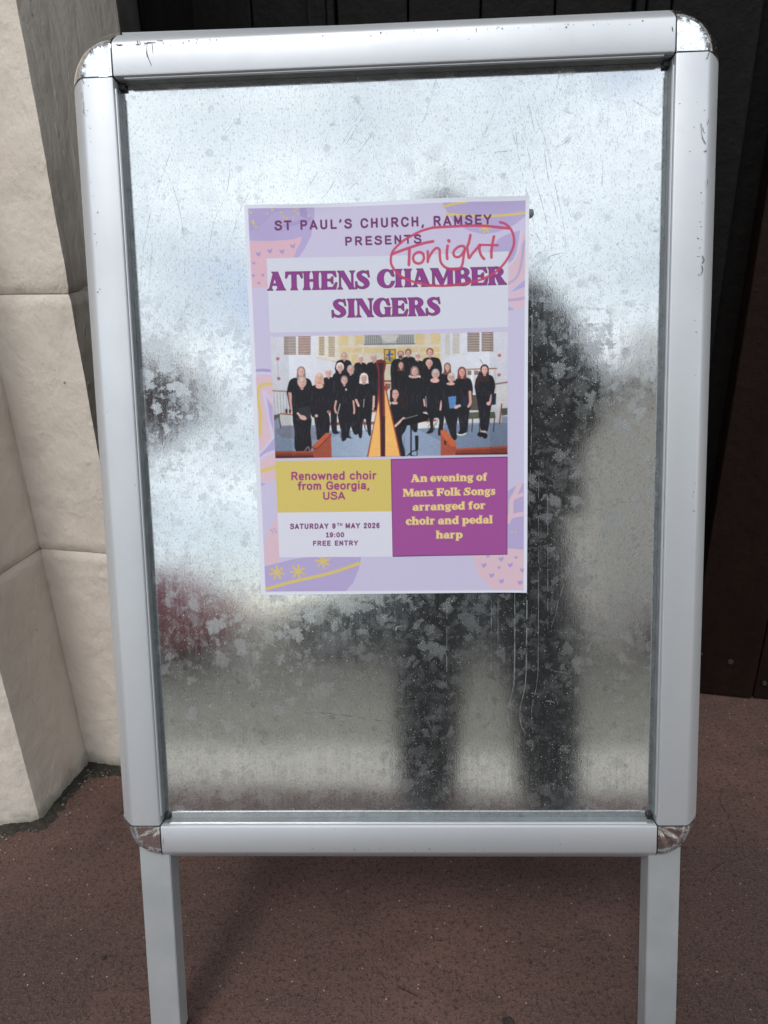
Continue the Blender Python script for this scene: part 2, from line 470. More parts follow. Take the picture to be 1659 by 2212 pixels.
M = dict(
    floor=make_floor_mat(), wall=make_wall_mat(), wood=make_wood_mat(),
    wood2=make_wood_mat('dark_rust_brown_frame_paint', (0.008, 0.0038, 0.0028), (0.015, 0.007, 0.005)),
    jamb=simple('dark_grey_jamb', (0.05, 0.046, 0.043), 0.6, 0, 0.3, 30, 0.4, 40, 0.003),
    alu=make_alu_mat(), chrome=make_chrome_mat(), galv=make_galv_mat(), paper=make_paper_mat(),
    legalu=simple('grey_leg_aluminium', (0.40, 0.41, 0.42), 0.45, 0.35, 0.10, 14, 0.1, 300, 0.0005),
    black=simple('black_plastic', (0.012, 0.012, 0.013), 0.45, 0, 0.3, 60),
    scratch=simple('pale_scratch', (0.46, 0.48, 0.50), 0.42, 0.85, 0.5, 120),
    scuff=simple('dark_scuff', (0.10, 0.10, 0.115), 0.6, 0.2, 0.4, 300),
    pscr=simple('bright_scratch', (0.85, 0.85, 0.87), 0.4, 0.2),
    crack=simple('floor_crack', (0.030, 0.020, 0.017), 0.9),
    putty=simple('grey_putty', (0.13, 0.14, 0.145), 0.6, 0, 0.2, 150, 0.5, 200, 0.0008),
    asphalt=simple('grey_asphalt', (0.110, 0.096, 0.074), 0.9, 0, 0.25, 3, 0.4, 120, 0.003),
    paving=simple('grey_paving', (0.155, 0.137, 0.106), 0.85, 0, 0.15, 4, 0.3, 60, 0.002),
    slab=simple('pale_paving', (0.44, 0.40, 0.345), 0.8, 0, 0.12, 5, 0.3, 60, 0.002),
    yellow=simple('yellow_road_paint', (0.55, 0.38, 0.05), 0.7, 0, 0.1, 20),
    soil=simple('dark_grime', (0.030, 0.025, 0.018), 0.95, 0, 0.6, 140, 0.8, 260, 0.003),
    stone=simple('pebble_grey', (0.16, 0.145, 0.125), 0.8, 0, 0.35, 200),
    coat=simple('black_cloth', (0.012, 0.013, 0.016), 0.85, 0, 0.3, 25, 0.3, 120, 0.002),
    trouser=simple('dark_trouser_cloth', (0.012, 0.014, 0.02), 0.9, 0, 0.2, 25, 0.3, 200, 0.001),
    skin=simple('skin', (0.46, 0.27, 0.19), 0.5, 0, 0.06, 40),
    hair=simple('dark_hair', (0.03, 0.02, 0.014), 0.6, 0, 0.3, 80, 0.5, 150, 0.002),
    shoe=simple('black_shoe', (0.015, 0.015, 0.015), 0.4),
    eye=simple('eye_white', (0.7, 0.7, 0.68), 0.3), pupil=simple('pupil_dark', (0.02, 0.015, 0.01), 0.2), lip=simple('lips', (0.38, 0.15, 0.13), 0.5),
    carmaroon=simple('maroon_car_paint', (0.05, 0.010, 0.014), 0.45, 0, 0.02, 3),
    carred=simple('red_car_paint', (0.17, 0.010, 0.018), 0.4, 0, 0.02, 3),
    cardark=simple('dark_car_paint', (0.008, 0.010, 0.014), 0.5, 0.0, 0.02, 3),
    glass=simple('tinted_glass', (0.03, 0.035, 0.04), 0.08), tyre=simple('tyre_rubber', (0.02, 0.02, 0.02), 0.85), rim=simple('wheel_rim', (0.5, 0.5, 0.52), 0.3, 0.9),
    lampg=simple('lamp_glass', (0.7, 0.7, 0.68), 0.15), redlamp=simple('red_lamp_glass', (0.5, 0.02, 0.02), 0.2),
    render=simple('grey_render', (0.56, 0.50, 0.44), 0.85, 0, 0.12, 1.5, 0.3, 25, 0.01),
    edge=simple('inner_edge_grey', (0.17, 0.185, 0.19), 0.5, 0.2, 0.2, 60),
    slate=simple('slate_roof', (0.10, 0.10, 0.11), 0.7, 0, 0.25, 6, 0.4, 20, 0.01),
    white=simple('white_frame_paint', (0.75, 0.75, 0.72), 0.5), bark=simple('bark', (0.08, 0.06, 0.045), 0.9, 0, 0.3, 12, 0.5, 30, 0.01),
    leaf=simple('copper_leaf', (0.085, 0.028, 0.030), 0.6, 0, 0.4, 3),
    metal=simple('dull_metal', (0.10, 0.10, 0.10), 0.4, 0.8),
)

# ------------------------------------------------------------------ ground, floor, road
def sheet(name, x0, x1, y0, y1, z, mat, nx=1, ny=1):
    v = [(x0 + (x1 - x0) * i / nx, y0 + (y1 - y0) * j / ny, z) for j in range(ny + 1) for i in range(nx + 1)]
    f = [(j * (nx + 1) + i, j * (nx + 1) + i + 1, (j + 1) * (nx + 1) + i + 1, (j + 1) * (nx + 1) + i) for j in range(ny) for i in range(nx)]
    return obj(name, pyd(name, v, f), mat)
tag(sheet('ground', -150, 150, -150, 150, -0.13, M['asphalt']), kind='structure')
tag(box('pavement', -30, 30, -3.2, 6, -0.20, -0.008, M['paving'], bev=0.01), kind='structure')
tag(sheet('paving_strip', -6, 6, -1.55, -0.70, -0.004, M['slab']), kind='structure')
floor = tag(sheet('porch_floor', -2.2, 2.4, -0.78, 2.2, 0.0, M['floor'], 8, 8), kind='structure')
for k, yy in enumerate((-3.55, -3.78)):
    tag(sheet('road_marking', -30, 30, yy - 0.05, yy + 0.05, -0.126, M['yellow']), kind='structure')
for L in [[[0.5855,0.976],[0.5687,0.9461],[0.5675,0.919],[0.5634,0.8931],[0.5582,0.8626],[0.5441,0.8356],[0.5498,0.8231]],[[0.5422,0.8348],[0.5181,0.8205],[0.4975,0.8099],[0.4822,0.7977],[0.471,0.7848]],[[-0.0245,0.662],[-0.009,0.6457],[0.0092,0.6347],[0.033,0.6232]]]:
    ribbons('crack', [(1.5, [tuple(p) for p in L])], 0.0006, M['crack'], floor, None, 1.0, 3, 0.8, 0.18)
# loose grit and pebbles on the porch floor, thickest along the foot of the wall
def pebbles(name, pts, mat, rmin, rmax, seed):
    rnd = random.Random(seed)
    v, f = [], []
    base = [(1, 0, 0), (-1, 0, 0), (0, 1, 0), (0, -1, 0), (0, 0, 1), (0, 0, -1)]
    tri = [(0, 2, 4), (2, 1, 4), (1, 3, 4), (3, 0, 4), (2, 0, 5), (1, 2, 5), (3, 1, 5), (0, 3, 5)]
    for x, y in pts:
        r = rmin + (rmax - rmin) * rnd.random() ** 3
        a = rnd.random() * 6.28; k = len(v)
        for bx, by, bz in base:
            q = rnd.uniform(0.7, 1.25) * r
            X, Y = bx * q * 1.2, by * q
            v.append((x + X * math.cos(a) - Y * math.sin(a), y + X * math.sin(a) + Y * math.cos(a), 0.0005 + r * 0.5 + bz * q * 0.65))
        f += [tuple(k + i for i in t) for t in tri]
    return tag(obj(name, pyd(name, v, f), mat), kind='stuff')
WL = [Vector((-1.7, 0.80)), Vector((-0.669, 0.930)), Vector((-0.604, 0.939)), Vector((-0.576, 1.082)), Vector((-0.437, 1.051)), Vector((-0.480, 1.50))]
def along(n, spread, seed, outside=0.004):
    rnd = random.Random(seed); P = []
    seg = [(WL[i], WL[i + 1]) for i in range(len(WL) - 1)]
    wt = [(b - a).length for a, b in seg]; wt[0] *= 0.3
    for _ in range(n):
        a, b = rnd.choices(seg, wt)[0]
        t = rnd.random(); p = a.lerp(b, t) if a is not WL[0] else b.lerp(a, t * 0.35)
        d = (b - a).normalized(); q = Vector((d.y, -d.x))
        p = p + q * (outside + abs(rnd.gauss(0, spread)))
        P.append((p.x, p.y))
    return P
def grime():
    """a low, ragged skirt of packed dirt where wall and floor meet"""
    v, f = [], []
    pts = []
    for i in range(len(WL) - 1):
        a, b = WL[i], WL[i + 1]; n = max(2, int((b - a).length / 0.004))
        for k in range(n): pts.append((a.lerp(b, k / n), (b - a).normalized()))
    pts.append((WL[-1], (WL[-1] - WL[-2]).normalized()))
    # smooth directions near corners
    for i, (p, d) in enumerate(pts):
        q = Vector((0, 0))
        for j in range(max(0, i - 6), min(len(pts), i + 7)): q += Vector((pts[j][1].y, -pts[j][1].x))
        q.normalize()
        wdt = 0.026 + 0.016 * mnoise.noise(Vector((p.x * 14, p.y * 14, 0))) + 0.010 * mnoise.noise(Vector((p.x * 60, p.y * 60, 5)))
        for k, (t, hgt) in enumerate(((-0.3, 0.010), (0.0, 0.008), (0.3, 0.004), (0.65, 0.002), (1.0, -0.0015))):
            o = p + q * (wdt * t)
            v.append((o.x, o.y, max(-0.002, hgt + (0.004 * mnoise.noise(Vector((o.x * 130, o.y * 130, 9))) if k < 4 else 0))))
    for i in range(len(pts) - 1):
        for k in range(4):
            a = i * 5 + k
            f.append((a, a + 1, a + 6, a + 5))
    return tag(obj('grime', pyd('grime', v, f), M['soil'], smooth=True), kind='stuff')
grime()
pebbles('grit', along(700, 0.018, 4), M['stone'], 0.0006, 0.0032, 5)
rnd = random.Random(11)
pebbles('scattered_grit', [(rnd.uniform(-0.7, 1.0), rnd.uniform(0.4, 1.25)) for _ in range(420)] , M['stone'], 0.0004, 0.0016, 6)
# dark lump of moss lying on the floor at the bottom edge of the picture
def lump(name, loc, size, mat, seed, sub=2, flat=0.6):
    bm = bmesh.new(); bmesh.ops.create_icosphere(bm, subdivisions=sub, radius=1.0)
    for v in bm.verts:
        k = 1 + 0.45 * mnoise.noise(v.co * 1.7 + Vector((seed, 0, 0)))
        v.co = Vector((v.co.x * size * k, v.co.y * size * 0.7 * k, v.co.z * size * flat * k))
    o = obj(name, bm_mesh(name, bm), mat); o.location = loc
    return o
tag(lump('debris', (0.140, 0.588, 0.003), 0.0085, M['soil'], 3), 'small dark crumb of moss lying on the brown floor at the bottom edge', 'debris')
tag(lump('pebble', (-0.405, 0.688, 0.002), 0.0042, M['crack'], 8), 'tiny dark pebble on the brown floor beside the left leg of the sign', 'pebble')

# ------------------------------------------------------------------ church wall of painted blocks
wall = tag(empty('church_wall', (-0.9, 1.3, 0)), 'cream painted stone block wall with stepped pier left of the sign', 'wall')
def block(name, foot, z0, z1, seen, dense, gap=0.0006):
    """prism over a footprint; edges listed in 'seen' are finely meshed and roughened; joints recessed"""
    n = len(foot); ring = []
    for i in range(n):
        a = Vector(foot[i]); b = Vector(foot[(i + 1) % n])
        k = max(1, int((b - a).length / 0.009)) if (i in seen and dense) else 1
        for j in range(k):
            p = a.lerp(b, j / k)
            ring.append((p, i in seen, i))
    m = len(ring)
    nz = max(4, int((z1 - z0) / 0.009)) if dense else 4
    zs = [z0 + gap + (z1 - z0 - 2 * gap) * j / nz for j in range(nz + 1)]
    if not dense: zs = [z0 + gap, z0 + gap + 0.008, z1 - gap - 0.008, z1 - gap]
    # outward normals (footprint counter-clockwise)
    v = []
    for z in zs:
        for i, (p, s, e) in enumerate(ring):
            a = ring[i - 1][0]; b = ring[(i + 1) % m][0]
            d1 = (p - a).normalized(); d2 = (b - p).normalized()
            q = (Vector((d1.y, -d1.x)) + Vector((d2.y, -d2.x))).normalized()
            off = 0.0
            if s or ring[i - 1][1]:
                co = Vector((p.x, p.y, z))
                off = 0.0030 * mnoise.noise(co * 9) + 0.0016 * mnoise.noise(co * 35) + (0.0008 * mnoise.noise(co * 90) if dense else 0)
                j1 = 0.004 + 0.003 * mnoise.noise(Vector((p.x * 22, p.y * 22, round(z0, 2) * 7)))
                j2 = 0.004 + 0.003 * mnoise.noise(Vector((p.x * 22, p.y * 22, round(z1, 2) * 7)))
                if z0 > 0.01: off -= 0.0055 * max(0.0, 1 - (z - z0) / (j1 + 0.004)) ** 1.3
                off -= 0.0055 * max(0.0, 1 - (z1 - z) / (j2 + 0.004)) ** 1.3
                if z0 < 0.01: off += 0.004 * math.exp(-(z / 0.02))
                # worn arris
                if d1.dot(d2) < 0.8: off -= 0.0012 + 0.0012 * mnoise.noise(co * 40)
            v.append((p.x + q.x * off, p.y + q.y * off, z))
    f = []
    nz = len(zs) - 1
    for j in range(nz):
        for i in range(m):
            a = j * m + i; b = j * m + (i + 1) % m
            f.append((a, b, b + m, a + m))
    f.append(tuple(range(m))[::-1]); f.append(tuple(nz * m + i for i in range(m)))
    o = obj(name, pyd(name, v, f), M['wall'], wall)
    o.matrix_parent_inverse = Matrix.Translation(-wall.location)
    return autosmooth(o, 40)
lay = [-0.01, 0.448, 0.857, 1.266, 1.675, 2.084, 2.493, 2.902, 3.311]
fA = [(-0.577, 1.60), (-1.75, 1.60), (-1.75, 0.795), (-0.669, 0.930), (-0.604, 0.939), (-0.576, 1.084)]
fB = [(-0.579, 1.70), (-0.579, 1.0835), (-0.437, 1.0505), (-0.483, 1.530), (-0.483, 1.70)]
for i in range(len(lay) - 1):
    dn = i < 4
    block('stone_block', [Vector(p) for p in fA], lay[i], lay[i + 1], (2, 3, 4), dn)
    block('stone_block', [Vector(p) for p in fB], lay[i], lay[i + 1], (1, 2), dn)
bm = bmesh.new()
add_box(bm, -1.7, -0.45, 1.12, 1.5, 0, 3.29)
o = obj('mortar_core', bm_mesh('mortar_core', bm), M['wall'], wall); o.matrix_parent_inverse = Matrix.Translation(-wall.location)
# the matching pier on the other side of the porch and the wall above it
pier = tag(empty('porch_pier', (2.0, 1.0, 0)), 'cream painted block pier closing the porch on its far right', 'pier')
for i in range(len(lay) - 1):
    o = box('stone_block', 1.9, 2.9, 0.75, 1.7, lay[i] + 0.003, lay[i + 1] - 0.003, M['wall'], pier, bev=0.006)
    o.matrix_parent_inverse = Matrix.Translation(-pier.location)
upper = tag(box('porch_wall', -3.2, 3.2, 0.98, 1.9, 3.32, 6.5, M['wall']), 'cream painted wall above the church doorway', 'wall')
tag(box('porch_wall', -3.2, -1.78, 0.8, 1.9, -0.01, 3.31, M['wall']), 'plain cream wall left of the stepped pier', 'wall')

# ------------------------------------------------------------------ the dark door
D0 = Vector((0.66181, 1.24951)); DD = Vector((0.97309, -0.23041)); DNrm = Vector((0.23041, 0.97309))
door = empty('church_door', (D0.x, D0.y, 0), math.atan2(DD.y, DD.x))
tag(door, 'tall black brown boarded church door behind the sign', 'door')
# local x runs along the door (positions measured on the boards), local y away from the camera
edges = [-1.1784, -1.137]
box('jamb', -1.215, -1.139, -0.012, 0.10, 0, 2.9, M['jamb'], door, bev=0.002)
bx = [(-1.136, -1.02), (-1.02, -0.905), (-0.905, -0.800), (-0.799, -0.7615), (-0.7605, -0.744), (-0.743, -0.62), (-0.62, -0.50), (-0.50, -0.382), (-0.382, -0.262)]
dep = [0.055, 0.030, 0.030, 0.012, 0.0, 0.006, 0.006, 0.006, 0.006]
for (a, b), y in zip(bx, dep):
    box('board', a + 0.0012, b - 0.0012, y, y + 0.05, 0.006, 2.85, M['wood'], door, bev=0.003)
box('moulding', -0.2595, -0.2455, -0.012, 0.05, 0.006, 2.85, M['wood'], door, bev=0.004)
box('board', -0.2425, -0.207, 0.004, 0.05, 0.006, 2.85, M['wood'], door, bev=0.003)
box('board', -0.2045, -0.074, 0.004, 0.05, 0.006, 2.85, M['wood'], door, bev=0.003)
box('board', -0.030, 0.10, -0.004, 0.05, 0.004, 2.85, M['wood2'], door, bev=0.003)
for k in range(5):
    box('board', 0.103 + k * 0.13, 0.230 + k * 0.13, 0.0, 0.05, 0.004, 2.85, M['wood2'], door, bev=0.003)
box('back_frame', -1.2, 0.86, 0.062, 0.11, 0, 2.9, M['wood'], door)
for x, z, r in ((0.0465, 0.088, 0.006), (0.1176, 0.0445, 0.005), (-0.012, 0.10, 0.004)):
    bm = bmesh.new()
    bmesh.ops.create_cone(bm, segments=20, radius1=r, radius2=r * 0.8, depth=0.004, cap_ends=True)
    bmesh.ops.rotate(bm, verts=bm.verts, matrix=Matrix.Rotation(R_(90), 3, 'X'))
    bmesh.ops.translate(bm, verts=bm.verts, vec=(x, -0.0045, z))
    obj('screw_head', bm_mesh('screw_head', bm), M['metal'], door)
tag(box('lintel', -1.3, 1.95, 1.10, 1.75, 2.86, 3.30, M['wall'], bev=0.01), 'cream painted lintel over the dark church door', 'lintel')

# ------------------------------------------------------------------ the pavement sign
ROOT = Vector((0.0150, 0.5435, 0.0))
sign = empty('pavement_sign', ROOT)
tag(sign, 'silver aluminium A-frame pavement sign with galvanised panel and chrome corners', 'pavement sign')
EX = Vector((0.99917872, -0.03956431, 0.00874969))
EY = Vector((0.00194179, 0.26243814, 0.96494686))
EZ = Vector((-0.04047371, -0.96413738, 0.26229943))
FO = Vector((0.0169807, 0.75614269, 0.68291949))
SG = 0.965                       # the board is drawn on a 0.68 m outline and is a little smaller
CAMP = Vector((0, 0, CAM_Z))
FO = CAMP + (FO - CAMP) * SG
EXU, EYU, EZU = EX.copy(), EY.copy(), EZ.copy()
EX, EY, EZ = EX * SG, EY * SG, EZ * SG
def frame_matrix(ex, ey, ez, o):
    k = Matrix.Identity(4)
    for r in range(3):
        k[r][0] = ex[r]; k[r][1] = ey[r]; k[r][2] = ez[r]; k[r][3] = o[r]
    return k
FRONT = Matrix.Translation(-ROOT) @ frame_matrix(EX, EY, EZ, FO)
HX, HY = 0.2965, 0.4257          # half opening
BW = 0.0555                      # bar width
PZ = -0.0180                      # panel depth
PROF = [(-0.0002, -0.0170), (0.0, -0.0022), (0.0006, -0.0006), (0.0020, 0.0), (0.0318, 0.0), (0.0336, -0.0004), (0.0358, -0.0018), (0.0395, -0.0052),
        (0.0438, -0.0100), (0.0478, -0.0152), (0.0514, -0.0208), (0.0540, -0.0256), (0.0552, -0.0290), (0.002, -0.0300)]
LIP = [(-0.0018, -0.0064), (-0.0018, -0.0036), (-0.0015, -0.0032), (-0.0004, -0.0032), (-0.0004, -0.0064)]

def extrude(name, prof, length, place, mat, parent, mtx, n=1):
    """profile (a outward, z) pulled along s in +-length/2; place maps (s, a, z) to local xyz"""
    v, f = [], []
    m = len(prof)
    for i in range(n + 1):
        s = -length / 2 + length * i / n
        for a, z in prof: v.append(place(s, a, z))
    for i in range(n):
        for j in range(m):
            k = (j + 1) % m
            f.append((i * m + j, i * m + k, (i + 1) * m + k, (i + 1) * m + j))
    f.append(tuple(range(m))[::-1]); f.append(tuple(n * m + j for j in range(m)))
    me = pyd(name, v, f)
    bm = bmesh.new(); bm.from_mesh(me); bmesh.ops.recalc_face_normals(bm, faces=bm.faces); bm.to_mesh(me); bm.free()
    o = obj(name, me, mat, parent, mtx)
    return autosmooth(o, 32)

def build_frame(MX, front=True):
    gap = 0.0011
    sides = [('top', 2 * HX - 2 * gap, lambda s, a, z: (s, HY + a, z)), ('bottom', 2 * HX - 2 * gap, lambda s, a, z: (s, -HY - a, z)),
             ('left', 2 * HY - 2 * gap, lambda s, a, z: (-HX - a, s, z)), ('right', 2 * HY - 2 * gap, lambda s, a, z: (HX + a, s, z))]
    for nm, ln, pl in sides:
        b = extrude('frame_bar', PROF, ln, pl, M['alu'], sign, MX)
        if front:
            cut = 0.020
            lp = extrude('inner_lip', LIP, ln - cut, pl, M['alu'], b, Matrix.Identity(4))
            extrude('inner_edge', [(-0.0014, -0.0178), (-0.0014, -0.0066), (-0.0003, -0.0066), (-0.0003, -0.0178)], ln - 0.004, pl, M['edge'], b, Matrix.Identity(4))
    for sx, sy in ((-1, 1), (1, 1), (-1, -1), (1, -1)):
        # revolve the same profile about the inner corner
        v, f = [], []
        prof = [(0.0, -0.003), (0.0, -0.0002)] + [(a, z + 0.0002) for a, z in PROF[3:13]] + [(0.0, -0.030)]
        nseg = 28
        m = len(prof)
        for i in range(nseg + 1):
            t = math.pi / 2 * i / nseg
            for j, (a, z) in enumerate(prof):
                aa = max(a, 0.0003)
                zz = z - (0.00035 * (1 + math.sin(t * 11 + sx * 2)) * (aa / 0.03) if 2 <= j <= 5 else 0)
                v.append((aa * math.cos(t), aa * math.sin(t), zz))
        for i in range(nseg):
            for j in range(m - 1):
                q = i * m + j
                f.append((q, q + 1, q + m + 1, q + m))
        # end caps
        f.append(tuple(range(m))[::-1]); f.append(tuple(nseg * m + j for j in range(m)))
        me = pyd('corner_cap', v, f)
        bm = bmesh.new(); bm.from_mesh(me); bmesh.ops.recalc_face_normals(bm, faces=bm.faces); bm.to_mesh(me); bm.free()
        rot = {(1, 1): 0, (-1, 1): 90, (-1, -1): 180, (1, -1): 270}[(sx, sy)]
        e = 0.0006
        mt = MX @ Matrix.Translation((sx * (HX + e), sy * (HY + e), 0)) @ Matrix.Rotation(R_(rot), 4, 'Z')
        autosmooth(obj('corner_cap', me, M['chrome'], sign, mt), 40)
        if front:
            # black rubber seam between bar and cap, and the black joint block in the inner corner
            for k, (pa) in enumerate(((lambda s, a, z: (sx * (HX - gap + 0.0009 + s), sy * (HY + a), z)), (lambda s, a, z: (sx * (HX + a), sy * (HY - gap + 0.0009 + s), z)))):
                pr = [(a * 0.992, z - 0.0006) for a, z in PROF[1:13]] + [(0.001, -0.029)]
                extrude('seam', pr, 0.0018, pa, M['black'], sign, MX)
            box('corner_joint', *sorted((sx * (HX - 0.008), sx * (HX + 0.002))), *sorted((sy * (HY - 0.008), sy * (HY + 0.002))), -0.0178, -0.0125, M['black'], sign, MX, bev=0.001)

build_frame(FRONT)
# panel: galvanised sheet, a fine grid so that it can be very slightly dished
nx, ny = 24, 34
v, f = [], []
for j in range(ny + 1):
    for i in range(nx + 1):
        x = -0.302 + 0.604 * i / nx; y = -0.431 + 0.862 * j / ny
        v.append((x, y, PZ + 0.0006 * mnoise.noise(Vector((x * 4, y * 4, 2.2)))))
for j in range(ny):
    for i in range(nx):
        a = j * (nx + 1) + i
        f.append((a, a + 1, a + nx + 2, a + nx + 1))
panel = obj('metal_panel', pyd('metal_panel', v, f), M['galv'], sign, FRONT, smooth=True)
box('panel_backing', -0.3, 0.3, -0.43, 0.43, -0.0230, -0.0198, M['black'], sign, FRONT)
I4 = Matrix.Identity(4)
SCR = [[0.7,[[0.1324,-0.1473],[0.1323,-0.2072],[0.1316,-0.2521],[0.1287,-0.2703],[0.1248,-0.2862],[0.1248,-0.2999],[0.1265,-0.3133]]],[0.7,[[0.1465,-0.1475],[0.1461,-0.2073],[0.1451,-0.2523],[0.1418,-0.2727],[0.1385,-0.2886],[0.1392,-0.3069],[0.1451,-0.3189]]],[0.35,[[0.1131,-0.1537],[0.1126,-0.2294],[0.1118,-0.2633]]],[0.4,[[0.1053,-0.1558],[0.1045,-0.2293],[0.1031,-0.261],[0.0981,-0.2837],[0.0984,-0.3062]]],[0.35,[[0.1599,-0.1324],[0.1597,-0.2187],[0.1583,-0.2569],[0.1527,-0.2841],[0.1521,-0.3024]]],[0.3,[[0.196,-0.1198],[0.1866,-0.1459],[0.174,-0.1921]]],[0.3,[[0.222,-0.1816],[0.2138,-0.2058]]],[0.45,[[0.2146,-0.1463],[0.2216,-0.1464],[0.2274,-0.1486]]],[0.45,[[0.2076,-0.1703],[0.2134,-0.1704],[0.2187,-0.1722]]],[0.5,[[0.186,-0.2218],[0.1935,-0.2224],[0.2011,-0.2247]]],[0.5,[[0.1786,-0.2431],[0.1872,-0.2436],[0.1941,-0.2455]]],[0.45,[[0.1657,-0.2788],[0.1722,-0.279],[0.1792,-0.2809]]],[0.4,[[0.1976,-0.1968],[0.204,-0.1957],[0.2083,-0.1973]]],[0.4,[[0.1987,-0.203],[0.2052,-0.2031],[0.2088,-0.2053]]],[0.4,[[0.0537,-0.1507],[0.0518,-0.2742]]],[0.35,[[0.2846,-0.1538],[0.2854,-0.2133]]],[0.5,[[0.1069,-0.2849],[0.1063,-0.3067]]],[0.6,[[-0.1213,-0.2941],[-0.1061,-0.2917],[-0.0821,-0.294],[-0.0581,-0.2977],[-0.0263,-0.3025]]],[0.8,[[-0.007,-0.1916],[-0.0055,-0.1866],[0.001,-0.1857]]],[0.3,[[0.2108,-0.0651],[0.196,-0.1114],[0.1811,-0.1682],[0.1745,-0.1911]]],[0.35,[[0.17,-0.0336],[0.1706,-0.192]]],[0.35,[[0.1595,-0.0144],[0.1596,-0.1919]]],[0.4,[[0.1516,0.2069],[0.1518,0.0611],[0.1492,-0.0332]]],[0.35,[[0.1809,0.4187],[0.1764,0.3994],[0.169,0.3801],[0.1578,0.3608],[0.1465,0.3477],[0.1332,0.3419],[0.0915,0.3398]]],[0.3,[[0.1954,0.3567],[0.188,0.348],[0.1729,0.3422],[0.1559,0.341]]],[0.3,[[0.1164,0.4035],[0.1314,0.3582],[0.1465,0.2958],[0.1561,0.2549],[0.1619,0.2454]]],[0.3,[[0.1371,0.3974],[0.1484,0.3359],[0.1656,0.2749],[0.1734,0.2385]]],[0.3,[[0.1465,0.3881],[0.1616,0.3607],[0.1693,0.3115],[0.1809,0.2652],[0.1897,0.2333]]],[0.3,[[0.1314,0.3887],[0.1389,0.318]]],[0.3,[[0.1577,0.3841],[0.1847,0.2688],[0.1887,0.2371]]],[0.3,[[0.1427,0.4114],[0.1578,0.3464]]],[0.35,[[0.1485,0.2197],[0.1581,0.2325],[0.1744,0.2385]]],[0.35,[[0.1562,0.21],[0.1696,0.2284],[0.1903,0.2329]]],[0.35,[[0.1659,0.2079],[0.1773,0.2244],[0.1888,0.2315]]],[0.3,[[0.1164,0.4053],[0.1107,0.3805],[0.0905,0.3398]]],[0.3,[[0.0497,0.4204],[0.0368,0.3798],[0.027,0.3657]]],[0.35,[[0.2276,0.3294],[0.2277,0.2976]]],[0.3,[[0.2603,0.3873],[0.2932,0.3673]]],[0.3,[[0.1802,0.3815],[0.1971,0.3763]]],[0.3,[[0.1494,0.2532],[0.1542,0.2512]]],[0.35,[[-0.2935,0.3632],[-0.2774,0.3817],[-0.2694,0.3918]]],[0.35,[[-0.2904,0.3543],[-0.2719,0.351],[-0.2541,0.3372],[-0.2424,0.3122],[-0.2359,0.2782],[-0.2346,0.244],[-0.2379,0.1988]]],[0.3,[[-0.2373,0.3698],[-0.2523,0.3354],[-0.2676,0.2988],[-0.2796,0.2581],[-0.2853,0.2275],[-0.288,0.2002]]],[0.3,[[-0.252,0.3089],[-0.2704,0.2542],[-0.2784,0.1999]]],[0.3,[[-0.1484,0.4163],[-0.1682,0.3828],[-0.1897,0.3576]]],[0.3,[[-0.1543,0.4063],[-0.1427,0.3784],[-0.1308,0.3555],[-0.1257,0.3527],[-0.1372,0.3348],[-0.1558,0.3109],[-0.1709,0.2867],[-0.1861,0.2425],[-0.1912,0.2156]]],[0.3,[[-0.1765,0.3641],[-0.1826,0.3136],[-0.1993,0.2787],[-0.2087,0.2414]]],[0.3,[[-0.0564,0.3284],[-0.0699,0.3079],[-0.0776,0.2994]]],[0.3,[[-0.0366,0.3173],[-0.0517,0.3038]]],[0.3,[[-0.0292,0.3929],[-0.0557,0.3527]]],[0.3,[[-0.0256,0.3894],[-0.0502,0.3542]]],[0.3,[[-0.0152,0.3719],[-0.0377,0.3451],[-0.0488,0.3386]]],[0.3,[[-0.0114,0.3786],[-0.032,0.3518]]],[0.3,[[-0.0194,0.3462],[-0.0093,0.3198]]],[0.3,[[-0.0803,0.3293],[-0.0977,0.3036]]],[0.3,[[-0.1719,0.3829],[-0.1836,0.3696]]]]
tag(ribbons('scratches', [(w, p) for w, p in SCR if w >= 0.6], PZ + 0.0009, M['scratch'], panel, I4, 1.3, 4, 0.5, 0.06), kind='stuff')
tag(ribbons('fine_scratches', [(w, p) for w, p in SCR if w < 0.6], PZ + 0.0009, M['scratch'], panel, I4, 0.85, 5, 0.6, 0.16), kind='stuff')
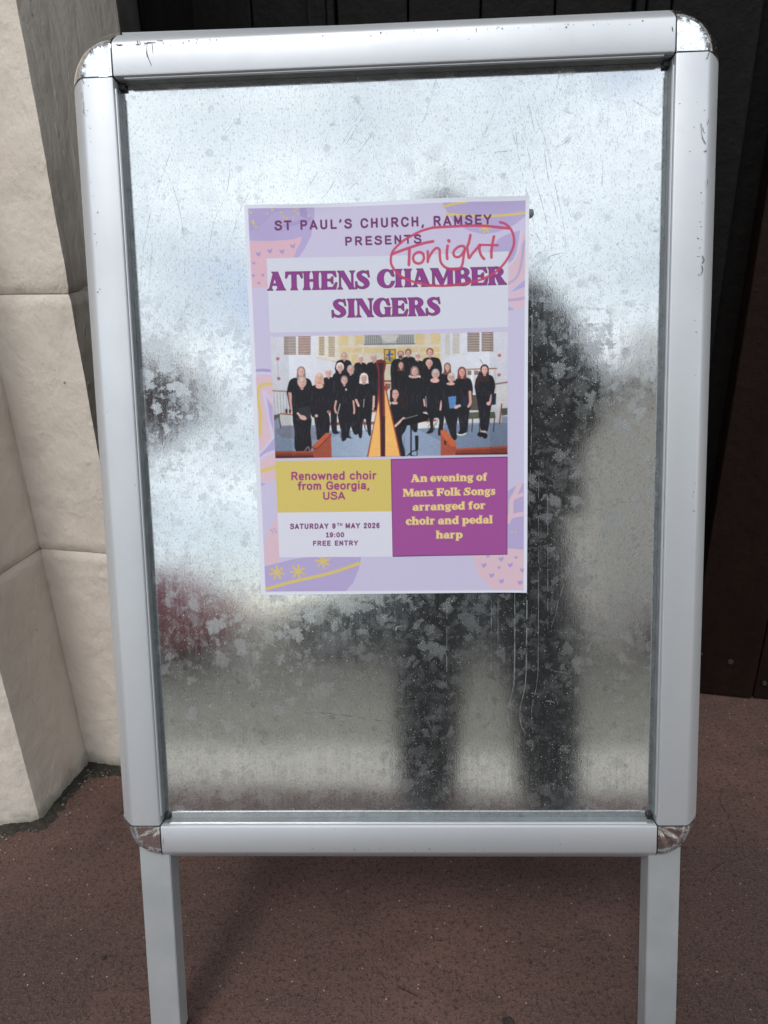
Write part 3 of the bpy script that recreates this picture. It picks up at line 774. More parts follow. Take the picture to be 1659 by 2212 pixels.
SCU = [[0.7,[[-0.2911,0.4577],[-0.2877,0.4566],[-0.2828,0.4571]]],[0.9,[[-0.2897,0.4561],[-0.2847,0.456],[-0.2837,0.4565]]],[1.6,[[-0.2673,0.4599],[-0.2671,0.4567]]],[1.6,[[-0.265,0.4596],[-0.2647,0.4561],[-0.2697,0.4565]]],[1.2,[[-0.2603,0.4582],[-0.2597,0.4567],[-0.2557,0.4574],[-0.2477,0.4573]]],[0.8,[[-0.2572,0.4567],[-0.2581,0.4467],[-0.2562,0.441],[-0.2539,0.4343]]],[0.8,[[-0.2519,0.4565],[-0.2514,0.4464]]],[1.0,[[-0.2466,0.4593],[-0.2426,0.4589],[-0.2402,0.4588]]],[0.7,[[-0.2129,0.4578],[-0.2114,0.4571]]],[0.7,[[-0.1901,0.4585],[-0.189,0.4567]]],[0.7,[[-0.2049,0.4582],[-0.202,0.4579]]],[1.3,[[-0.3303,0.4283],[-0.3298,0.4217]]],[1.2,[[-0.3285,0.4217],[-0.3282,0.4193]]],[1.0,[[-0.3309,0.4106],[-0.3311,0.4031]]],[0.8,[[-0.3298,0.4012],[-0.3304,0.3899],[-0.3292,0.3884]]],[1.2,[[-0.3236,0.4176],[-0.3233,0.4166]]],[0.7,[[-0.31,0.3835],[-0.3098,0.3829]]],[0.8,[[0.2918,0.45],[0.2927,0.4455],[0.2926,0.4415]]],[1.1,[[0.3312,0.426],[0.3294,0.4216],[0.3284,0.4172]]],[0.7,[[0.3284,0.4172],[0.3267,0.4181]]],[1.1,[[0.3238,0.3543],[0.3251,0.3428],[0.3272,0.3372],[0.3295,0.3334]]],[0.8,[[0.3258,0.351],[0.3266,0.3455]]],[0.6,[[0.3318,0.3591],[0.3301,0.3523]]],[1.1,[[0.3275,0.3269],[0.3304,0.326],[0.3296,0.3288]]],[0.8,[[0.3004,0.3746],[0.3023,0.375]]],[0.6,[[0.3192,0.376],[0.3194,0.375]]],[1.0,[[0.3275,0.3674],[0.3279,0.367]]],[0.7,[[0.3127,0.327],[0.3141,0.327]]],[0.7,[[-0.2019,-0.4678],[-0.1949,-0.4625],[-0.1909,-0.4609]]],[0.7,[[-0.1909,-0.4609],[-0.1804,-0.4672]]],[1.2,[[-0.1926,-0.4614],[-0.1903,-0.4611]]],[0.5,[[-0.2928,-0.4417],[-0.2939,-0.45]]],[0.8,[[0.3318,0.2983],[0.3323,0.2951],[0.3315,0.2901]]],[1.2,[[0.3288,0.2207],[0.3309,0.2161],[0.3291,0.2123]]],[1.0,[[0.3285,0.211],[0.3299,0.2058],[0.3281,0.2007]]],[0.6,[[0.3167,0.3519],[0.3171,0.35]]]]
allbars = [o for o in sign.children if o.name.startswith('frame_bar')]
flat, curved = [], []
for w, p in SCU:
    (flat if all(abs(x) < HX + 0.0315 and abs(y) < HY + 0.0315 for x, y in p) else curved).append((w, p))
rs = random.Random(77)
# more tiny chips along the bends of the bars, as on the sign
for _ in range(120):
    side = rs.choice('tttlrb')
    L_ = rs.uniform(0.0006, 0.004); w = rs.uniform(0.5, 1.2)
    if side == 't': x = rs.uniform(-0.27, 0.28); y = HY + rs.gauss(0.0300, 0.0012)
    elif side == 'b': x = rs.uniform(-0.16, 0.27); y = -HY - rs.gauss(0.0300, 0.001)
    elif side == 'l': x = -HX - rs.gauss(0.0295, 0.0012); y = rs.uniform(0.05, 0.41)
    else: x = HX + rs.gauss(0.0295, 0.0012); y = rs.uniform(-0.1, 0.41)
    a = rs.uniform(0, 3.14)
    if abs(x) > HX + 0.0315 or abs(y) > HY + 0.0315: continue
    flat.append((w * 0.8, [(x, y), (x + L_ * math.cos(a) * 0.6, y + L_ * math.sin(a) * 0.5)]))
tag(ribbons('scuff_marks', flat, 0.00012, M['scuff'], sign, FRONT, 1.25, 6, 0.6, 0.05), kind='stuff')
if curved:
    tag(ribbons('edge_scuffs', curved, 0.0006, M['scuff'], sign, FRONT, 0.8, 8, 0.5), kind='stuff')
tag(ribbons('bright_scratches', [[0.7,[[0.3283,-0.2351],[0.3276,-0.2462]]],[0.7,[[0.327,-0.2618],[0.3245,-0.2916]]],[0.5,[[0.3274,-0.3823],[0.326,-0.3931],[0.3237,-0.404]]]], -0.0002, M['pscr'], sign, FRONT, 1.0, 9), kind='stuff')

def leg(MX, sx, mat):
    # goes down in the plane of the board; the lower end is cut to the ground
    x0, x1 = sorted((sx * 0.2885, sx * 0.3260))
    zf, zb = -0.006, -0.034
    top = -HY - 0.012
    v = []
    W = Matrix.Translation(ROOT) @ MX
    for x in (x0, x1):
        for z in (zf, zb):
            p = W @ Vector((x, 0, z)); d = (W.to_3x3() @ Vector((0, 1, 0)))
            yb = -(p.z - 0.004) / d.z
            v.append((x, yb, z)); v.append((x, top, z if z == zb else zf - 0.004))
    f = [(0, 1, 3, 2), (4, 6, 7, 5), (0, 4, 5, 1), (2, 3, 7, 6), (1, 5, 7, 3), (0, 2, 6, 4)]
    v = [(x, y, (z if y < top else z)) for x, y, z in v]
    # straight front face
    v = [(x, y, zf if abs(z - zb) > 1e-6 else zb) for x, y, z in v]
    me = pyd('leg', v, f)
    bm = bmesh.new(); bm.from_mesh(me); bmesh.ops.recalc_face_normals(bm, faces=bm.faces)
    bmesh.ops.bevel(bm, geom=[e for e in bm.edges if abs((e.verts[0].co - e.verts[1].co).normalized().y) > 0.9], offset=0.0009, segments=2, affect='EDGES')
    bm.to_mesh(me); bm.free()
    o = autosmooth(obj('leg', me, mat, sign, MX), 30)
    ft = bmesh.new()
    yb = min(a[1] for a in v)
    add_box(ft, x0 - 0.0015, x1 + 0.0015, yb - 0.0005, yb + 0.022, zb - 0.0015, zf + 0.0015, 0.001)
    me = bm_mesh('foot', ft)
    for vv in me.vertices:
        if vv.co.y < yb + 0.01:
            p = W @ Vector((vv.co.x, 0, vv.co.z)); d = (W.to_3x3() @ Vector((0, 1, 0)))
            vv.co.y = -(p.z - 0.0004) / d.z
    obj('foot', me, M['black'], o, I4)
leg(FRONT, -1, M['legalu']); leg(FRONT, 1, M['legalu'])
# rear board: leans the other way behind the front one, hinged at the top
UP = Vector((0, 0, 1))
hn = Vector((EZ.x, EZ.y, 0)).normalized()
top_back = FO + EY * (HY + BW - 0.02) - EZ * 0.034
ang = 14.0
hn = hn.normalized()
RZ = (-hn * math.cos(R_(ang)) + UP * math.sin(R_(ang))).normalized()
RX = -(Vector((EX.x, EX.y, 0)).normalized())
RY = RZ.cross(RX).normalized()
RX, RY, RZ = RX * SG, RY * SG, RZ * SG
RO = top_back - RY * (HY + BW - 0.02) + RZ * 0.036
REAR = Matrix.Translation(-ROOT) @ frame_matrix(RX, RY, RZ, RO)
build_frame(REAR, False)
v2 = [(-0.3, -0.43, PZ), (0.3, -0.43, PZ), (0.3, 0.43, PZ), (-0.3, 0.43, PZ)]
obj('metal_panel', pyd('rear_panel', v2, [(0, 1, 2, 3)]), M['galv'], sign, REAR)
box('panel_backing', -0.3, 0.3, -0.43, 0.43, -0.0230, -0.0198, M['black'], sign, REAR)
leg(REAR, -1, M['legalu']); leg(REAR, 1, M['legalu'])
for sx in (-0.2, 0.2):
    hb = bmesh.new(); add_box(hb, sx - 0.03, sx + 0.03, HY + 0.018, HY + 0.034, -0.046, -0.0302, 0.002)
    obj('hinge', bm_mesh('hinge', hb), M['metal'], sign, FRONT)

# ------------------------------------------------------------------ poster print, drawn as colours on a fine mesh
GX, GY = 600, 845
def homography(src, dst):
    A = []; b = []
    for (x, y), (u, w) in zip(src, dst):
        A.append([x, y, 1, 0, 0, 0, -u * x, -u * y]); b.append(u)
        A.append([0, 0, 0, x, y, 1, -w * x, -w * y]); b.append(w)
    h = np.linalg.solve(np.array(A, float), np.array(b, float))
    return np.append(h, 1).reshape(3, 3)
# artwork measured on a sheet whose corners are these; mapped on to the print grid
HM = homography([(797.4, 670.9), (1720.4, 642.0), (1712.8, 1926.4), (851.2, 1935.7)], [(0, 0), (GX, 0), (GX, GY), (0, GY)])
def mapper(x0, y0, s):
    def k(pts):
        P = np.array(pts, float).reshape(-1, 2)
        X = np.c_[x0 + P[:, 0] * s, y0 + P[:, 1] * s, np.ones(len(P))] @ HM.T
        return X[:, :2] / X[:, 2:]
    return k
A1 = mapper(780, 620, 960 / 1659)     # header
A2 = mapper(860, 1060, 820 / 1659)    # photograph
A3 = mapper(780, 1460, 960 / 1659)    # lower boxes
B1 = mapper(770, 620, 500 / 1659)
B3 = mapper(780, 1150, 180 / 498)
B4 = mapper(1480, 1480, 280 / 1290)
B5 = mapper(1280, 1490, 380 / 1659)
B6 = mapper(1560, 620, 200 / 885)
T1 = mapper(850, 860, 830 / 1659)
TN = mapper(1260, 730, 440 / 1659)
IMG = np.zeros((GY, GX, 3))
def window(P, pad):
    x0 = max(0, int(P[:, 0].min() - pad)); x1 = min(GX, int(P[:, 0].max() + pad) + 2)
    y0 = max(0, int(P[:, 1].min() - pad)); y1 = min(GY, int(P[:, 1].max() + pad) + 2)
    return x0, x1, y0, y1
def edge_sdf(E, X, Y):
    d2 = np.full(X.shape, 1e9); ins = np.zeros(X.shape, bool)
    for ax, ay, bx_, by in E:
        ex, ey = bx_ - ax, by - ay
        wx, wy = X - ax, Y - ay
        t = np.clip((wx * ex + wy * ey) / (ex * ex + ey * ey + 1e-12), 0, 1)
        d2 = np.minimum(d2, (wx - ex * t) ** 2 + (wy - ey * t) ** 2)
        c = (ay > Y) != (by > Y)
        if ay != by: ins ^= c & (X < (bx_ - ax) * (Y - ay) / (by - ay) + ax)
    d = np.sqrt(d2)
    return np.where(ins, -d, d)
def poly_edges(P): return np.c_[P, np.roll(P, -1, axis=0)]
def paint(x0, x1, y0, y1, d, col, alpha=1.0, mult=False):
    a = (np.clip(0.5 - d, 0, 1) * alpha)[..., None]
    c = np.array(col, float)
    R = IMG[y0:y1, x0:x1]
    IMG[y0:y1, x0:x1] = R * (1 - a) + ((R * c / 255.0) if mult else c) * a
def grid(w):
    x0, x1, y0, y1 = w
    return np.meshgrid(np.arange(x0, x1) + 0.0, np.arange(y0, y1) + 0.0)
def poly(k, pts, col, alpha=1.0, mult=False):
    P = k(pts); w = window(P, 2)
    if w[1] <= w[0] or w[3] <= w[2]: return
    X, Y = grid(w)
    paint(*w, edge_sdf(poly_edges(P), X, Y), col, alpha, mult)
def ell(k, cx, cy, rx, ry, col, alpha=1.0, rot=0.0, a0=0, a1=360):
    t = np.radians(np.linspace(a0, a1, 22, endpoint=(a1 - a0 != 360)))
    x, y = rx * np.cos(t), ry * np.sin(t)
    r = math.radians(rot)
    poly(k, np.c_[cx + x * math.cos(r) - y * math.sin(r), cy + x * math.sin(r) + y * math.cos(r)], col, alpha)
def smooth_pts(P, n=8):
    P = [np.array(p, float) for p in P]; o = []
    for i in range(len(P) - 1):
        a, b, c, d = P[max(i - 1, 0)], P[i], P[i + 1], P[min(i + 2, len(P) - 1)]
        for q in range(n):
            t = q / n
            o.append(0.5 * (2 * b + (c - a) * t + (2 * a - 5 * b + 4 * c - d) * t * t + (3 * b - a - 3 * c + d) * t ** 3))
    o.append(P[-1]); return np.array(o)
def stroke_sdf(P, r, X, Y):
    d = np.full(X.shape, 1e9)
    for i in range(len(P) - 1):
        ax, ay = P[i]; ex, ey = P[i + 1] - P[i]
        wx, wy = X - ax, Y - ay
        t = np.clip((wx * ex + wy * ey) / (ex * ex + ey * ey + 1e-12), 0, 1)
        d = np.minimum(d, np.hypot(wx - ex * t, wy - ey * t) - (r[i] + (r[i + 1] - r[i]) * t))
    return d
def stroke(k, pts, wd, col, alpha=1.0, mult=False, smooth=True):
    P = k(smooth_pts(pts) if smooth and len(pts) > 2 else pts)
    s = np.hypot(*(k([pts[0]])[0] - k([(pts[0][0] + 100, pts[0][1])])[0])) / 100
    r = np.full(len(P), wd * s / 2); w = window(P, wd * s + 2)
    if w[1] <= w[0] or w[3] <= w[2]: return
    X, Y = grid(w)
    paint(*w, stroke_sdf(P, r, X, Y), col, alpha, mult)

# --- bold grotesque lettering, drawn stroke by stroke (capital height 1)
SN = {
 'S': (.66, ['s', (.60, .78), (.50, .91), (.33, .94), (.14, .88), (.10, .73), (.22, .59), (.42, .52), (.58, .42), (.61, .26), (.52, .11), (.33, .06), (.14, .10), (.05, .25)]),
 'T': (.64, ['l', (.03, .93), (.61, .93)], ['l', (.32, .93), (.32, .07)]),
 'P': (.66, ['l', (.12, .07), (.12, .93), (.38, .93)], ['s', (.36, .93), (.54, .88), (.60, .70), (.54, .52), (.36, .46)], ['l', (.38, .46), (.12, .46)]),
 'A': (.74, ['l', (.07, .07), (.37, .93), (.67, .07)], ['l', (.18, .30), (.56, .30)]),
 'U': (.72, ['l', (.11, .93), (.11, .36)], ['s', (.11, .38), (.15, .16), (.36, .06), (.57, .16), (.61, .38)], ['l', (.61, .36), (.61, .93)]),
 'L': (.60, ['l', (.12, .93), (.12, .07), (.55, .07)]),
 "'": (.26, ['l', (.15, .93), (.14, .84), (.08, .72)]),
 'C': (.72, ['s', (.66, .72), (.57, .87), (.38, .94), (.17, .84), (.08, .50), (.17, .16), (.38, .06), (.57, .13), (.66, .28)]),
 'G': (.76, ['s', (.66, .74), (.57, .88), (.38, .94), (.17, .84), (.08, .50), (.17, .16), (.38, .06), (.57, .10), (.68, .20)], ['l', (.68, .18), (.68, .45), (.44, .45)]),
 'H': (.72, ['l', (.12, .93), (.12, .07)], ['l', (.60, .93), (.60, .07)], ['l', (.12, .52), (.60, .52)]),
 'R': (.72, ['l', (.12, .07), (.12, .93), (.40, .93)], ['s', (.38, .93), (.56, .88), (.61, .71), (.55, .54), (.38, .49)], ['l', (.40, .49), (.12, .49)], ['l', (.38, .48), (.63, .07)]),
 ',': (.28, ['l', (.14, .07), (.14, .02), (.08, -.12)]),
 'M': (.84, ['l', (.12, .07), (.12, .93), (.42, .20), (.72, .93), (.72, .07)]),
 'E': (.64, ['l', (.58, .93), (.12, .93), (.12, .07), (.60, .07)], ['l', (.12, .51), (.54, .51)]),
 'F': (.60, ['l', (.56, .93), (.12, .93), (.12, .07)], ['l', (.12, .50), (.50, .50)]),
 'Y': (.68, ['l', (.05, .93), (.34, .47), (.63, .93)], ['l', (.34, .47), (.34, .07)]),
 'N': (.72, ['l', (.12, .07), (.12, .93), (.60, .07), (.60, .93)]),
 'D': (.72, ['l', (.34, .93), (.12, .93), (.12, .07), (.34, .07)], ['s', (.32, .93), (.54, .86), (.64, .50), (.54, .14), (.32, .07)]),
 '0': (.58, ['s', (.29, .94), (.12, .80), (.08, .50), (.12, .20), (.29, .06), (.46, .20), (.50, .50), (.46, .80), (.29, .94)]),
 '1': (.50, ['l', (.08, .78), (.28, .92), (.28, .07)], ['l', (.10, .07), (.46, .07)]),
 '2': (.58, ['s', (.08, .72), (.15, .88), (.30, .94), (.45, .86), (.48, .70), (.40, .52), (.22, .30), (.08, .08)], ['l', (.08, .07), (.50, .07)]),
 '6': (.58, ['s', (.47, .80), (.36, .93), (.22, .90), (.11, .72), (.08, .40), (.13, .15), (.30, .06), (.46, .16), (.48, .36), (.40, .53), (.26, .55), (.12, .42)]),
 '9': (.58, ['s', (.10, .20), (.22, .07), (.36, .10), (.47, .28), (.50, .60), (.45, .85), (.28, .94), (.12, .84), (.10, .64), (.18, .47), (.32, .45), (.46, .58)]),
 ':': (.30, ['l', (.15, .62), (.15, .60)], ['l', (.15, .12), (.15, .10)]),
 'e': (.56, ['l', (.09, .36), (.48, .36)], ['s', (.48, .38), (.44, .60), (.29, .67), (.12, .58), (.08, .36), (.13, .14), (.29, .05), (.45, .09)]),
 'n': (.60, ['l', (.11, .66), (.11, .07)], ['s', (.11, .50), (.22, .64), (.38, .66), (.48, .54), (.49, .40)], ['l', (.49, .42), (.49, .07)]),
 'h': (.60, ['l', (.11, .98), (.11, .07)], ['s', (.11, .50), (.22, .64), (.38, .66), (.48, .54), (.49, .40)], ['l', (.49, .42), (.49, .07)]),
 'm': (.88, ['l', (.11, .66), (.11, .07)], ['s', (.11, .52), (.20, .64), (.34, .66), (.43, .54), (.44, .40)], ['l', (.44, .42), (.44, .07)], ['s', (.44, .52), (.54, .64), (.67, .66), (.76, .54), (.77, .40)], ['l', (.77, .42), (.77, .07)]),
 'o': (.60, ['s', (.30, .67), (.13, .58), (.08, .36), (.13, .14), (.30, .06), (.47, .14), (.52, .36), (.47, .58), (.30, .67)]),
 'w': (.80, ['l', (.06, .66), (.22, .09), (.40, .60), (.58, .09), (.74, .66)]),
 'd': (.60, ['s', (.30, .67), (.13, .58), (.08, .36), (.13, .14), (.30, .06), (.45, .14), (.49, .36), (.45, .58), (.30, .67)], ['l', (.50, .98), (.50, .07)]),
 'g': (.60, ['s', (.30, .67), (.13, .58), (.08, .37), (.13, .16), (.30, .08), (.45, .16), (.49, .36), (.45, .58), (.30, .67)], ['l', (.50, .66), (.50, .05)], ['s', (.50, .08), (.46, -.14), (.28, -.20), (.11, -.12)]),
 'c': (.56, ['s', (.47, .56), (.39, .65), (.27, .67), (.12, .57), (.08, .36), (.12, .15), (.27, .06), (.40, .09), (.47, .16)]),
 'i': (.24, ['l', (.12, .66), (.12, .07)], ['l', (.12, .97), (.12, .95)]),
 'r': (.40, ['l', (.11, .66), (.11, .07)], ['s', (.11, .46), (.20, .62), (.36, .66)]),
 'f': (.36, ['s', (.34, .96), (.22, .94), (.17, .80), (.17, .66)], ['l', (.17, .68), (.17, .07)], ['l', (.03, .62), (.33, .62)]),
 'a': (.58, ['s', (.11, .54), (.20, .66), (.36, .66), (.46, .56), (.46, .36)], ['l', (.46, .40), (.46, .14), (.51, .08)], ['s', (.46, .38), (.24, .36), (.09, .26), (.10, .12), (.22, .06), (.38, .10), (.46, .22)]),
}
def text(k, s, p0, p1, cap, col, bold=0.08, gap=0.10):
    """baseline from p0 to p1 in sheet units of k, stems of half width 'bold' capital heights"""
    lay_ = []; x = 0.0
    for ch in s:
        if ch == ' ': x += 0.34 + gap; continue
        lay_.append((ch, x)); x += SN[ch][0] + gap
    x -= gap
    p0 = np.array(p0, float); p1 = np.array(p1, float); dx = (p1 - p0) / x
    up = np.array([dx[1], -dx[0]]); up = up / np.linalg.norm(up) * cap
    for ch, ox in lay_:
        def tr(P):
            P = np.array(P, float)
            return k(p0 + np.outer(P[:, 0] + ox, dx) + np.outer(P[:, 1], up))
        sc = np.linalg.norm(tr([(0, 1)])[0] - tr([(0, 0)])[0])
        w = window(tr([(-.2, -.4), (SN[ch][0] + .2, -.4), (-.2, 1.2), (SN[ch][0] + .2, 1.2)]), 2)
        X, Y = grid(w); d = None
        for path in SN[ch][1:]:
            P = smooth_pts(path[1:], 5) if path[0] == 's' else np.array(path[1:], float)
            q_ = stroke_sdf(tr(P), np.full(len(P), bold * sc), X, Y)
            d = q_ if d is None else np.minimum(d, q_)
        paint(*w, d, col)

# --- heavy flared serif lettering, drawn glyph by glyph on a unit cap height
def F(c, h, fl, y0=0.0, y1=1.0):
    t = np.linspace(0, 1, 9); w = h + fl * np.abs(2 * t - 1) ** 7; y = y0 + (y1 - y0) * t
    return ('P', list(zip(c - w, y)) + list(zip((c + w)[::-1], y[::-1])))
def Ee(cx, cy, rx, ry, op='P', rot=0):
    t = np.radians(np.arange(0, 360, 15)); r = math.radians(rot)
    x, y = rx * np.cos(t), ry * np.sin(t)
    return (op, list(zip(cx + x * math.cos(r) - y * math.sin(r), cy + x * math.sin(r) + y * math.cos(r))))
def Pp(*p): return ('P', list(p))
def Mn(*p): return ('-', list(p))
def St(*p): return ('S', list(p))
H_ = .72
def arch(x0, x1, y=.72): return St((x0, y - .22, .03), (x0 + (x1 - x0) * .4, y - .06, .07), (x1 - .02, y - .12, .105), (x1, y - .26, .11))
def gS(w, h): return [St((.86 * w, .74 * h, .03), (.78 * w, .88 * h, .05), (.5 * w, .94 * h, .06), (.26 * w, .80 * h, .11 * h), (.36 * w, .61 * h, .14 * h), (.66 * w, .42 * h, .15 * h), (.76 * w, .23 * h, .12 * h), (.5 * w, .06 * h, .06), (.2 * w, .12 * h, .05), (.09 * w, .30 * h, .03)),
    Pp((.78 * w, h), (.87 * w, h), (.93 * w, .64 * h), (.85 * w, .64 * h)), Pp((.03 * w, 0), (.12 * w, 0), (.13 * w, .4 * h), (.02 * w, .4 * h))]
G = {
 'A': (1.04, [Pp((.34, 1), (.60, 1), (.99, .03), (.62, .03)), Pp((.36, .98), (.48, .86), (.20, .0), (.09, .0)), Pp((.2, .27), (.74, .27), (.74, .36), (.25, .36)), Pp((0, 0), (.32, 0), (.28, .07), (.17, .12), (.05, .07)), Pp((.5, 0), (1.04, 0), (.99, .08), (.56, .08)), Pp((.26, 1), (.62, 1), (.6, .92), (.32, .93))]),
 'T': (.96, [F(.48, .13, .07), Pp((.02, 1), (.94, 1), (.96, .66), (.90, .64), (.78, .87), (.18, .87), (.06, .64), (.0, .66))]),
 'H': (1.0, [F(.24, .135, .08), F(.76, .135, .08), Pp((.24, .46), (.76, .46), (.76, .56), (.24, .56))]),
 'E': (.96, [F(.24, .14, .08), Pp((.2, 1), (.86, 1), (.92, .70), (.85, .68), (.68, .89), (.2, .89)), Pp((.2, 0), (.88, 0), (.96, .36), (.88, .38), (.70, .11), (.2, .11)), Pp((.3, .46), (.56, .46), (.68, .30), (.73, .30), (.73, .70), (.68, .70), (.56, .56), (.3, .56))]),
 'F': (.9, [F(.24, .14, .08), Pp((.2, 1), (.84, 1), (.90, .68), (.83, .66), (.66, .88), (.2, .88)), Pp((.3, .42), (.54, .42), (.65, .26), (.71, .26), (.71, .70), (.65, .70), (.54, .54), (.3, .54))]),
 'N': (1.02, [Pp((.02, 1), (.38, 1), (.94, .02), (.94, 0), (.70, 0), (.14, .88)), F(.17, .04, .11), F(.86, .045, .11), Pp((.84, .3), (.90, .3), (.92, 0), (.66, 0))]),
 'S': (.88, gS(.88, 1)),
 'C': (.94, [Ee(.48, .5, .48, .52), Ee(.56, .5, .22, .41, '-'), Mn((.66, .33), (1.2, .36), (1.2, .66), (.66, .66)), Pp((.78, .98), (.86, .98), (.92, .62), (.84, .60), (.70, .84)), St((.6, .02, .05), (.78, .10, .05), (.90, .30, .035))]),
 'G': (1.0, [Ee(.48, .5, .48, .52), Ee(.56, .5, .22, .41, '-'), Mn((.66, .40), (1.2, .40), (1.2, .66), (.66, .66)), Pp((.78, .98), (.86, .98), (.92, .62), (.84, .60), (.70, .84)), F(.80, .13, .06, 0.0, .50)]),
 'M': (1.3, [F(.17, .055, .11), F(1.08, .13, .08), Pp((.08, 1), (.42, 1), (.72, .34), (.66, .0), (.58, .0)), Pp((1.15, 1), (.94, 1), (.60, .06), (.66, 0), (.72, .16), (1.0, .8))]),
 'B': (.94, [Ee(.48, .745, .38, .265), Ee(.48, .75, .13, .15, '-'), Ee(.52, .27, .42, .28), Ee(.50, .27, .15, .16, '-'), F(.24, .14, .08)]),
 'R': (1.02, [Pp((.42, .50), (.68, .52), (1.02, 0), (.62, 0)), Pp((.58, 0), (1.04, 0), (1.0, .08), (.7, .08)), Ee(.48, .73, .39, .28), Ee(.47, .73, .13, .16, '-'), F(.24, .14, .08)]),
 'I': (.5, [F(.25, .14, .09)]),
 'a': (.66, [St((.10, .50, .075), (.28, .66, .05), (.46, .60, .09), (.48, .4, .11)), Ee(.25, .2, .25, .21), Ee(.30, .2, .075, .11, '-'), F(.49, .11, .04, 0, .5)]),
 'n': (.80, [F(.19, .11, .07, 0, H_), arch(.22, .60), F(.60, .11, .07, 0, .5)]),
 'h': (.80, [F(.19, .11, .07, 0, 1.04), arch(.22, .60), F(.60, .11, .07, 0, .5)]),
 'e': (.64, [Ee(.32, .36, .32, .38), Ee(.36, .36, .12, .27, '-'), Mn((.42, .16), (.8, .22), (.8, .29), (.42, .29)), Pp((.12, .29), (.64, .29), (.62, .43), (.12, .41)), St((.4, .04, .06), (.6, .16, .04))]),
 'v': (.68, [Pp((.0, H_), (.36, H_), (.30, .66), (.42, .22), (.30, 0), (.26, 0), (.05, .66)), Pp((.44, H_), (.70, H_), (.64, .66), (.36, 0), (.30, .0), (.38, .2), (.52, .64))]),
 'i': (.40, [F(.19, .11, .07, 0, H_), Ee(.19, .91, .12, .09)]),
 'l': (.40, [F(.19, .11, .07, 0, 1.04)]),
 'k': (.78, [St((.28, .32, .04), (.58, .66, .045)), Pp((.30, .46), (.46, .50), (.78, 0), (.46, 0)), Pp((.42, H_), (.72, H_), (.68, .65), (.46, .65)), F(.19, .11, .07, 0, 1.04)]),
 'o': (.68, [Ee(.34, .36, .34, .38), Ee(.34, .36, .115, .26, '-')]),
 'c': (.60, [Ee(.32, .36, .32, .38), Ee(.38, .36, .12, .28, '-'), Mn((.44, .2), (.8, .2), (.8, .46), (.44, .46)), Ee(.50, .54, .10, .10), St((.4, .03, .05), (.56, .16, .03))]),
 'd': (.76, [Ee(.32, .35, .32, .37), Ee(.35, .35, .10, .24, '-'), F(.56, .11, .05, 0, 1.04)]),
 'p': (.78, [Ee(.44, .36, .32, .37), Ee(.42, .36, .10, .25, '-'), F(.19, .11, .07, -.32, H_)]),
 'r': (.58, [F(.19, .11, .07, 0, H_), St((.24, .50, .03), (.34, .64, .06), (.46, .62, .09))]),
 's': (.56, gS(.56, .74)),
 'x': (.76, [St((.14, .06, .035), (.60, .66, .035)), Pp((.02, H_), (.36, H_), (.74, 0), (.40, 0)), Pp((0, 0), (.26, 0), (.2, .08), (.05, .07)), Pp((.46, H_), (.72, H_), (.68, .65), (.5, .65))]),
 'f': (.52, [F(.22, .11, .06, 0, .84), St((.22, .82, .11), (.30, .98, .07), (.46, .97, .065)), Pp((.02, .72), (.46, .72), (.44, .64), (.04, .64))]),
 'g': (.70, [Ee(.32, .48, .29, .26), Ee(.32, .48, .09, .16, '-'), St((.56, .64, .03), (.66, .72, .05)), St((.18, .24, .05), (.14, .13, .07), (.40, .07, .10), (.56, -.06, .09), (.36, -.23, .06), (.10, -.16, .06), (.16, -.02, .04))]),
}
def serif(k, s, p0, p1, cap, col, line=None, gap=0.02, linew=0.8, halo=None):
    adv = []; x = 0.0
    for ch in s:
        if ch == ' ': x += 0.30; continue
        adv.append((ch, x)); x += G[ch][0] + gap
    x -= gap
    p0 = np.array(p0, float); p1 = np.array(p1, float); dx = (p1 - p0) / x
    up = np.array([dx[1], -dx[0]]); up = up / np.linalg.norm(up) * cap
    for ch, ox in adv:
        def tr(P):
            P = np.array(P, float)
            return k(p0 + np.outer(P[:, 0] + ox, dx) + np.outer(P[:, 1], up))
        sc = np.linalg.norm(tr([(0, 1)])[0] - tr([(0, 0)])[0])
        wbox = tr([(-.15, -.4), (G[ch][0] + .15, -.4), (-.15, 1.2), (G[ch][0] + .15, 1.2)])
        w = window(wbox, 2); X, Y = grid(w); d = None
        for op, P in G[ch][1]:
            if op == 'S':
                Q = smooth_pts(P, 5); q = stroke_sdf(tr(Q[:, :2]), Q[:, 2] * sc, X, Y)
            else:
                q = edge_sdf(poly_edges(tr(P)), X, Y)
            if op == '-': d = np.maximum(d, -q)
            else: d = q if d is None else np.minimum(d, q)
        if halo: paint(*w, d - 1.8, halo, 0.5)
        if line: paint(*w, d - 0.9, line)
        paint(*w, d + (0.55 if line else -0.5), col)

# ---------------------------------------------------------------- artwork
PAPER = (208, 210, 238); BG = (188, 182, 222); LAV = (168, 157, 210); LAV2 = (154, 142, 200); PINK = (204, 176, 202); YEL = (203, 182, 116)
PUR = (128, 58, 134); DPUR = (104, 50, 104); WBOX = (198, 200, 228)
IMG[:] = PAPER
poly(A1, [(52, 108), (400, 96), (1602, 64), (1612, 832), (1580, 2000), (72, 2100)], BG)     # replaced below by exact corners
IMG[:] = PAPER
FR = np.r_[A1([(52, 108)]), A1([(1602, 64)]), A3([(1592, 792)]), A3([(148, 801)])]
ident = lambda p: np.array(p, float)
poly(ident, FR, BG)
def clip_begin():
    return IMG.copy()
base = IMG.copy()
